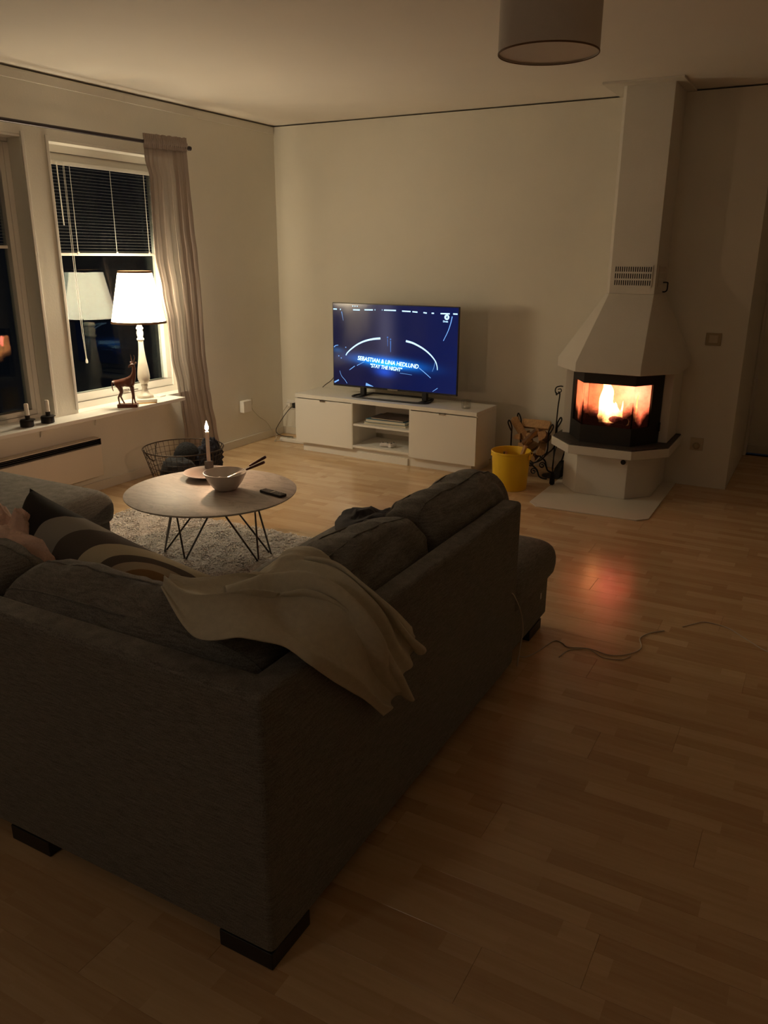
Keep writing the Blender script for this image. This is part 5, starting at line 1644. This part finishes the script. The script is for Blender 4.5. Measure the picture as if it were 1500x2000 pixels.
# supports for draping
bpy.context.view_layer.update()
SUP = [o for o in bpy.data.objects if o.type == 'MESH' and (o.name.startswith('cover') or o.name.startswith('back_frame') or o.name.endswith('_seat'))]
trees = []
for o in SUP:
    mw = o.matrix_world
    trees.append(BVHTree.FromPolygons([mw @ v.co for v in o.data.vertices], [tuple(p.vertices) for p in o.data.polygons]))
def top_at(x, y, zmax=1.5):
    best = 0.0
    for tr in trees:
        h = tr.ray_cast(Vector((x, y, zmax)), Vector((0, 0, -1)))
        if h[0] is not None:
            best = max(best, h[0].z)
    return best

# striped pillow: bands of arcs
def pillow_mat():
    T = NT('arc_striped_cotton')
    tc = T.add('ShaderNodeTexCoord')
    sp = T.add('ShaderNodeSeparateXYZ')
    T.link(tc.outputs['Object'], sp.inputs[0])
    sm = T.add('ShaderNodeMath', operation='ADD')
    T.link(sp.outputs['Y'], sm.inputs[0])
    T.link(sp.outputs['Z'], sm.inputs[1])
    cb = T.add('ShaderNodeCombineXYZ')
    T.link(sp.outputs['X'], cb.inputs[0])
    T.link(sm.outputs[0], cb.inputs[2])
    m2 = T.add('ShaderNodeMapping')
    m2.inputs['Scale'].default_value = (1.0, 0.0, 1.2)
    m2.inputs['Location'].default_value = (-0.34, 0, 0.10)
    T.link(cb.outputs[0], m2.inputs[0])
    ln_ = T.add('ShaderNodeVectorMath', operation='LENGTH')
    T.link(m2.outputs[0], ln_.inputs[0])
    rp = T.add('ShaderNodeValToRGB')
    rp.color_ramp.interpolation = 'CONSTANT'
    e = rp.color_ramp.elements
    bands = [(0.0, (0.012, 0.010, 0.009)), (0.136, (0.26, 0.15, 0.06)), (0.192, (0.45, 0.38, 0.27)), (0.235, (0.12, 0.098, 0.08)), (0.28, (0.55, 0.50, 0.36)), (0.36, (0.10, 0.085, 0.077)), (0.475, (0.30, 0.29, 0.265)), (0.59, (0.012, 0.011, 0.011))]
    e[0].position, e[0].color = bands[0][0], bands[0][1] + (1,)
    e[1].position, e[1].color = bands[1][0], bands[1][1] + (1,)
    for p_, c_ in bands[2:]:
        q = e.new(p_)
        q.color = c_ + (1,)
    T.link(ln_.outputs['Value'], rp.inputs[0])
    T.link(rp.outputs[0], T.p.inputs['Base Color'])
    T.p.inputs['Roughness'].default_value = 0.9
    nz = T.add('ShaderNodeTexNoise', i_Scale=250.0, i_Detail=2.0)
    T.link(tc.outputs['Object'], nz.inputs['Vector'])
    bp = T.add('ShaderNodeBump', i_Strength=0.2, i_Distance=0.002)
    T.link(nz.outputs['Fac'], bp.inputs['Height'])
    T.link(bp.outputs[0], T.p.inputs['Normal'])
    return T.m
def pillow(name, c, w, h, th, eul, m, label, seed):
    t = thing(name, label, 'pillow', c)
    b = MB()
    def P(s_):
        def q(u, v):
            a, b_ = -1 + 2 * u, -1 + 2 * v
            x = w / 2 * a * (1 - 0.07 * (1 - b_ * b_))
            z = h / 2 * b_ * (1 - 0.07 * (1 - a * a))
            e_ = max(0.0, (1 - a ** 4)) ** 0.55 * max(0.0, (1 - b_ ** 4)) ** 0.55
            y_ = s_ * (th / 2 * e_ + 0.006 * e_ * noise.noise(Vector((x * 14 + seed, z * 14, s_))))
            return Vector((x, y_, z)) + Vector(c)
        return q
    b.grid(P(1), 40, 32)
    b.grid(P(-1), 40, 32)
    o = b.build('cover', m, t, smooth=180)
    t.rotation_euler = eul
    return t
pillow('striped_pillow', (2.615, -4.715, 0.618), 0.90, 0.40, 0.24, (math.radians(-22), math.radians(11.7), math.radians(0)), pillow_mat(), 'throw pillow striped with cream, grey, brown and black arcs on the sofa', 3.0)
pillow('black_pillow', (2.13, -4.80, 0.640), 0.84, 0.36, 0.13, (math.radians(-68), 0, 0), m_blackcush, 'black pillow lying under the pink fleece beside the striped pillow', 8.0)

# pink fleece heap on the seat
def heap(name, cx, cy, rx, ry, hh, m, label, cat, seed, fs, amp, thick=0.0, base=None, nu=70, nv=60, lobes=0.16):
    b = MB()
    def P(u, v):
        r_, a = v, 2 * PI * u
        lob = 1 + lobes * noise.noise(Vector((math.cos(a) * 1.6 + seed, math.sin(a) * 1.6, 2)))
        x, y_ = cx + rx * r_ * lob * math.cos(a), cy + ry * r_ * lob * math.sin(a)
        env = (1 - r_ ** 2.6)
        wv = noise.fractal(Vector((x * fs, y_ * fs, seed)), 0.9, 2.0, 4)
        rid = 1 - abs(noise.noise(Vector((x * fs * 0.8 + seed, y_ * fs * 0.8 + wv * 0.6, 4))))
        z = (base if base is not None else top_at(x, y_)) + 0.004 + env * (hh * (0.62 + 0.30 * wv) + amp * (rid - 0.6)) + 0.003
        return (x, y_, max(z, (base or 0.45) + 0.004))
    b.grid(P, nu, nv)
    o = b.build(name, m, smooth=180)
    return tag(o, label, cat)
heap('fleece_blanket', 2.13, -4.79, 0.42, 0.125, 0.20, m_pink, 'crumpled dusty pink fleece blanket heaped on the black pillow on the sofa', 'blanket', 3.3, 9.0, 0.095, base=0.695, lobes=0.10, nu=110, nv=80)
heap('dark_garment', 2.925, -3.235, 0.24, 0.215, 0.055, m_garment, 'crumpled charcoal garment on the far end of the sofa seat', 'clothing', 6.1, 9.0, 0.050, base=0.456, lobes=0.35)
heap('dark_sock', 3.035, -3.89, 0.10, 0.045, 0.035, m_garment, 'small dark sock on the seat beside the wrinkled cushion', 'clothing', 1.7, 12.0, 0.02, base=0.456, nu=40, nv=20)

# ------------------------------------------------------------------ throw over the sofa corner
low = [(3.31, -5.105, 0.895), (3.515, -5.215, 0.855), (3.64, -5.19, 0.872), (3.715, -5.135, 0.845), (3.772, -5.105, 0.795), (3.785, -5.03, 0.72), (3.787, -4.945, 0.645), (3.788, -4.862, 0.572), (3.790, -4.772, 0.478)]
mid = [(3.30, -5.075, 0.895), (3.40, -5.08, 0.895), (3.49, -5.02, 0.885), (3.56, -4.95, 0.860), (3.63, -4.92, 0.865), (3.71, -4.90, 0.850), (3.778, -4.86, 0.790), (3.788, -4.80, 0.690), (3.790, -4.685, 0.545)]
upp = [(3.275, -5.03, 0.875), (3.30, -4.97, 0.830), (3.33, -4.86, 0.800), (3.38, -4.78, 0.800), (3.36, -4.63, 0.815), (3.52, -4.66, 0.865), (3.70, -4.76, 0.862), (3.775, -4.715, 0.795), (3.789, -4.575, 0.662)]
def cr(P, u):
    n_ = len(P) - 1
    s_ = min(max(u * n_, 0), n_ - 1e-6)
    i = int(s_)
    f_ = s_ - i
    p1, p2 = Vector(P[i]), Vector(P[i + 1])
    p0 = Vector(P[i - 1]) if i > 0 else 2 * p1 - p2
    p3 = Vector(P[i + 2]) if i + 2 <= n_ else 2 * p2 - p1
    return 0.5 * ((2 * p1) + (p2 - p0) * f_ + (2 * p0 - 5 * p1 + 4 * p2 - p3) * f_ * f_ + (3 * p1 - p0 - 3 * p2 + p3) * f_ ** 3)
def throw_pt(u, v):
    a, m_, c_ = cr(low, u), cr(mid, u), cr(upp, u)
    p = a * (2 * (v - 0.5) * (v - 1)) + m_ * (4 * v * (1 - v)) + c_ * (2 * v * (v - 0.5))
    return p
NU, NV = 130, 110
def fold_phase(u, v):
    # folds running along the throw, bending and merging with it
    return 2 * PI * (2.6 * v - 0.30 * u + 0.30 * noise.noise(Vector((u * 2.0, v * 1.0, 3))) + 0.12)
def fold_v(u, v):
    # the cloth laps over itself at the folds
    a = 1.15 + 0.75 * noise.noise(Vector((u * 2.6 + 8, v * 1.5, 1)))
    e_ = min(1, 5 * min(v, 1 - v)) * min(1, 0.25 + 1.6 * u)
    return min(1, max(0, v - e_ * a * 1.25 / (2 * PI * 2.6) * math.sin(fold_phase(u, v))))
def throw_grid():
    G = [[throw_pt(i / (NU - 1), j / (NV - 1)) for i in range(NU)] for j in range(NV)]
    B = [[throw_pt(i / (NU - 1), fold_v(i / (NU - 1), j / (NV - 1))) for i in range(NU)] for j in range(NV)]
    out = []
    for j in range(NV):
        v = j / (NV - 1)
        for i in range(NU):
            u = i / (NU - 1)
            p = B[j][i]
            du = G[j][min(NU - 1, i + 1)] - G[j][max(0, i - 1)]
            dv = G[min(NV - 1, j + 1)][i] - G[max(0, j - 1)][i]
            n_ = du.cross(dv).normalized()
            if n_.x + n_.z * 1.5 < 0:
                n_ = -n_
            edge = min(1, 5 * min(v, 1 - v))
            q = p + n_ * (0.004 * noise.noise(Vector((u * 14, v * 14, 0))) + 0.016 * edge * noise.noise(Vector((u * 5 + 3, v * 7, 2))) + 0.052 * edge * (0.5 + 0.6 * u) * (0.5 + 0.5 * math.cos(fold_phase(u, v))))
            if u > 0.93:      # scalloped hanging hem
                q.z += 0.02 * math.sin(v * 11) * (u - 0.93) / 0.07
            if q.x < 3.77:
                z = top_at(q.x, q.y) + 0.007
                if q.z < z:
                    q.z = z
            else:
                q.x = max(q.x, 3.762)
            out.append(q)
    return out
pts = throw_grid()
b = MB()
# upper fold of the cloth, lapped over the lower part with a free rounded edge
def lap(u, v):
    uu = 0.22 + 0.755 * u
    v0 = 0.40 + 0.10 * math.sin(uu * 5.2) + 0.05 * noise.noise(Vector((uu * 4, 0, 7)))
    vv = v0 + (0.985 - v0) * v
    p = throw_pt(uu, vv)
    d1 = throw_pt(min(1, uu + 0.01), vv) - throw_pt(max(0, uu - 0.01), vv)
    d2 = throw_pt(uu, min(1, vv + 0.01)) - throw_pt(uu, max(0, vv - 0.01))
    n_ = d1.cross(d2).normalized()
    if n_.x + n_.z * 1.5 < 0:
        n_ = -n_
    lift = 0.016 + 0.052 * math.exp(-((v - 0.13) / 0.11) ** 2) * (0.4 + 0.6 * math.sin(PI * min(1, u * 1.1))) + 0.026 * math.exp(-((v - 0.62 + 0.12 * u) / 0.10) ** 2)
    if v < 0.06:
        lift -= 0.030 * (1 - v / 0.06)
    lift *= min(1, 8 * (1 - v) + 0.25) * min(1, 6 * u + 0.2)
    q = p + n_ * (lift + 0.006 * noise.noise(Vector((uu * 9, vv * 9, 4))))
    if q.x < 3.77:
        q.z = max(q.z, top_at(q.x, q.y) + 0.014 + lift * 0.6)
    else:
        q.x = max(q.x, 3.768)
    return q
b.grid(lap, 110, 60)
b.add(pts, [(j * NU + i, j * NU + i + 1, (j + 1) * NU + i + 1, (j + 1) * NU + i) for j in range(NV - 1) for i in range(NU - 1)])
o = b.build('throw_blanket', m_throw, smooth=180)
tag(o, 'rumpled olive-beige linen throw draped over the corner of the sofa back', 'blanket')
md = o.modifiers.new('thick', 'SOLIDIFY')
md.thickness = 0.004
md.offset = 1

# ------------------------------------------------------------------ cords on the floor
def cord(name, pts, r, label):
    o = MB().tube(smoothpath(pts, 8), r, 6).build(name, m_cord, smooth=60)
    return tag(o, label, 'cord')
cord('charging_cord', [(3.74, -3.62, 0.41), (3.757, -3.60, 0.394), (3.763, -3.515, 0.287), (3.764, -3.471, 0.184), (3.762, -3.488, 0.10), (3.76, -3.50, 0.03), (3.745, -3.46, 0.003), (3.725, -3.385, 0.003), (3.752, -3.374, 0.003), (3.78, -3.31, 0.003), (3.80, -3.22, 0.003), (3.822, -3.15, 0.003), (3.86, -3.16, 0.003), (3.894, -3.185, 0.003), (3.981, -3.153, 0.0035), (4.08, -3.17, 0.003), (4.15, -3.12, 0.003), (4.19, -3.03, 0.003), (4.165, -2.93, 0.003), (4.195, -2.85, 0.003), (4.25, -2.79, 0.003)], 0.0024, 'thin white charging cord hanging from the sofa end and trailing over the floor')
cord('floor_cord', [(3.885, -3.30, 0.0028), (3.900, -3.225, 0.0028), (3.93, -3.185, 0.0028), (3.984, -3.168, 0.0085), (4.03, -3.19, 0.0028), (4.068, -3.207, 0.0028), (4.136, -3.185, 0.0028), (4.165, -3.13, 0.0028)], 0.0022, 'short thin loop of cord crossing the charging cord on the floor')
cord('trailing_cord', [(4.32, -2.70, 0.0028), (4.36, -2.645, 0.0028), (4.411, -2.59, 0.0028), (4.512, -2.605, 0.0028), (4.60, -2.687, 0.0028), (4.707, -2.78, 0.0028), (4.86, -2.83, 0.0028), (5.1, -2.75, 0.0028)], 0.0024, 'thin pale cord curving over the open floor out of the picture')

# ------------------------------------------------------------------ added dim fill light, unseen on the ceiling behind the camera
t = thing('rear_fill_light', 'added dim round fill light, unseen behind the camera', 'fill light', (2.7, -7.7, H))
MB().lathe([(0.17, -0.001), (0.165, -0.05), (0.12, -0.08), (0.002, -0.09)], 40, (2.7, -7.7, H)).build('rear_fill_dome', emit('rear_fill_glow', (1.0, 0.74, 0.50), REAR_FILL_W * 0.02), t, smooth=40)
ld = bpy.data.lights.new('rear_fill_point', 'POINT')
ld.energy = REAR_FILL_W
ld.color = (1.0, 0.84, 0.68)
ld.shadow_soft_size = 0.12
lo = bpy.data.objects.new('rear_fill_point', ld)
COL.objects.link(lo)
lo.location = (2.7, -7.7, H - 0.25)
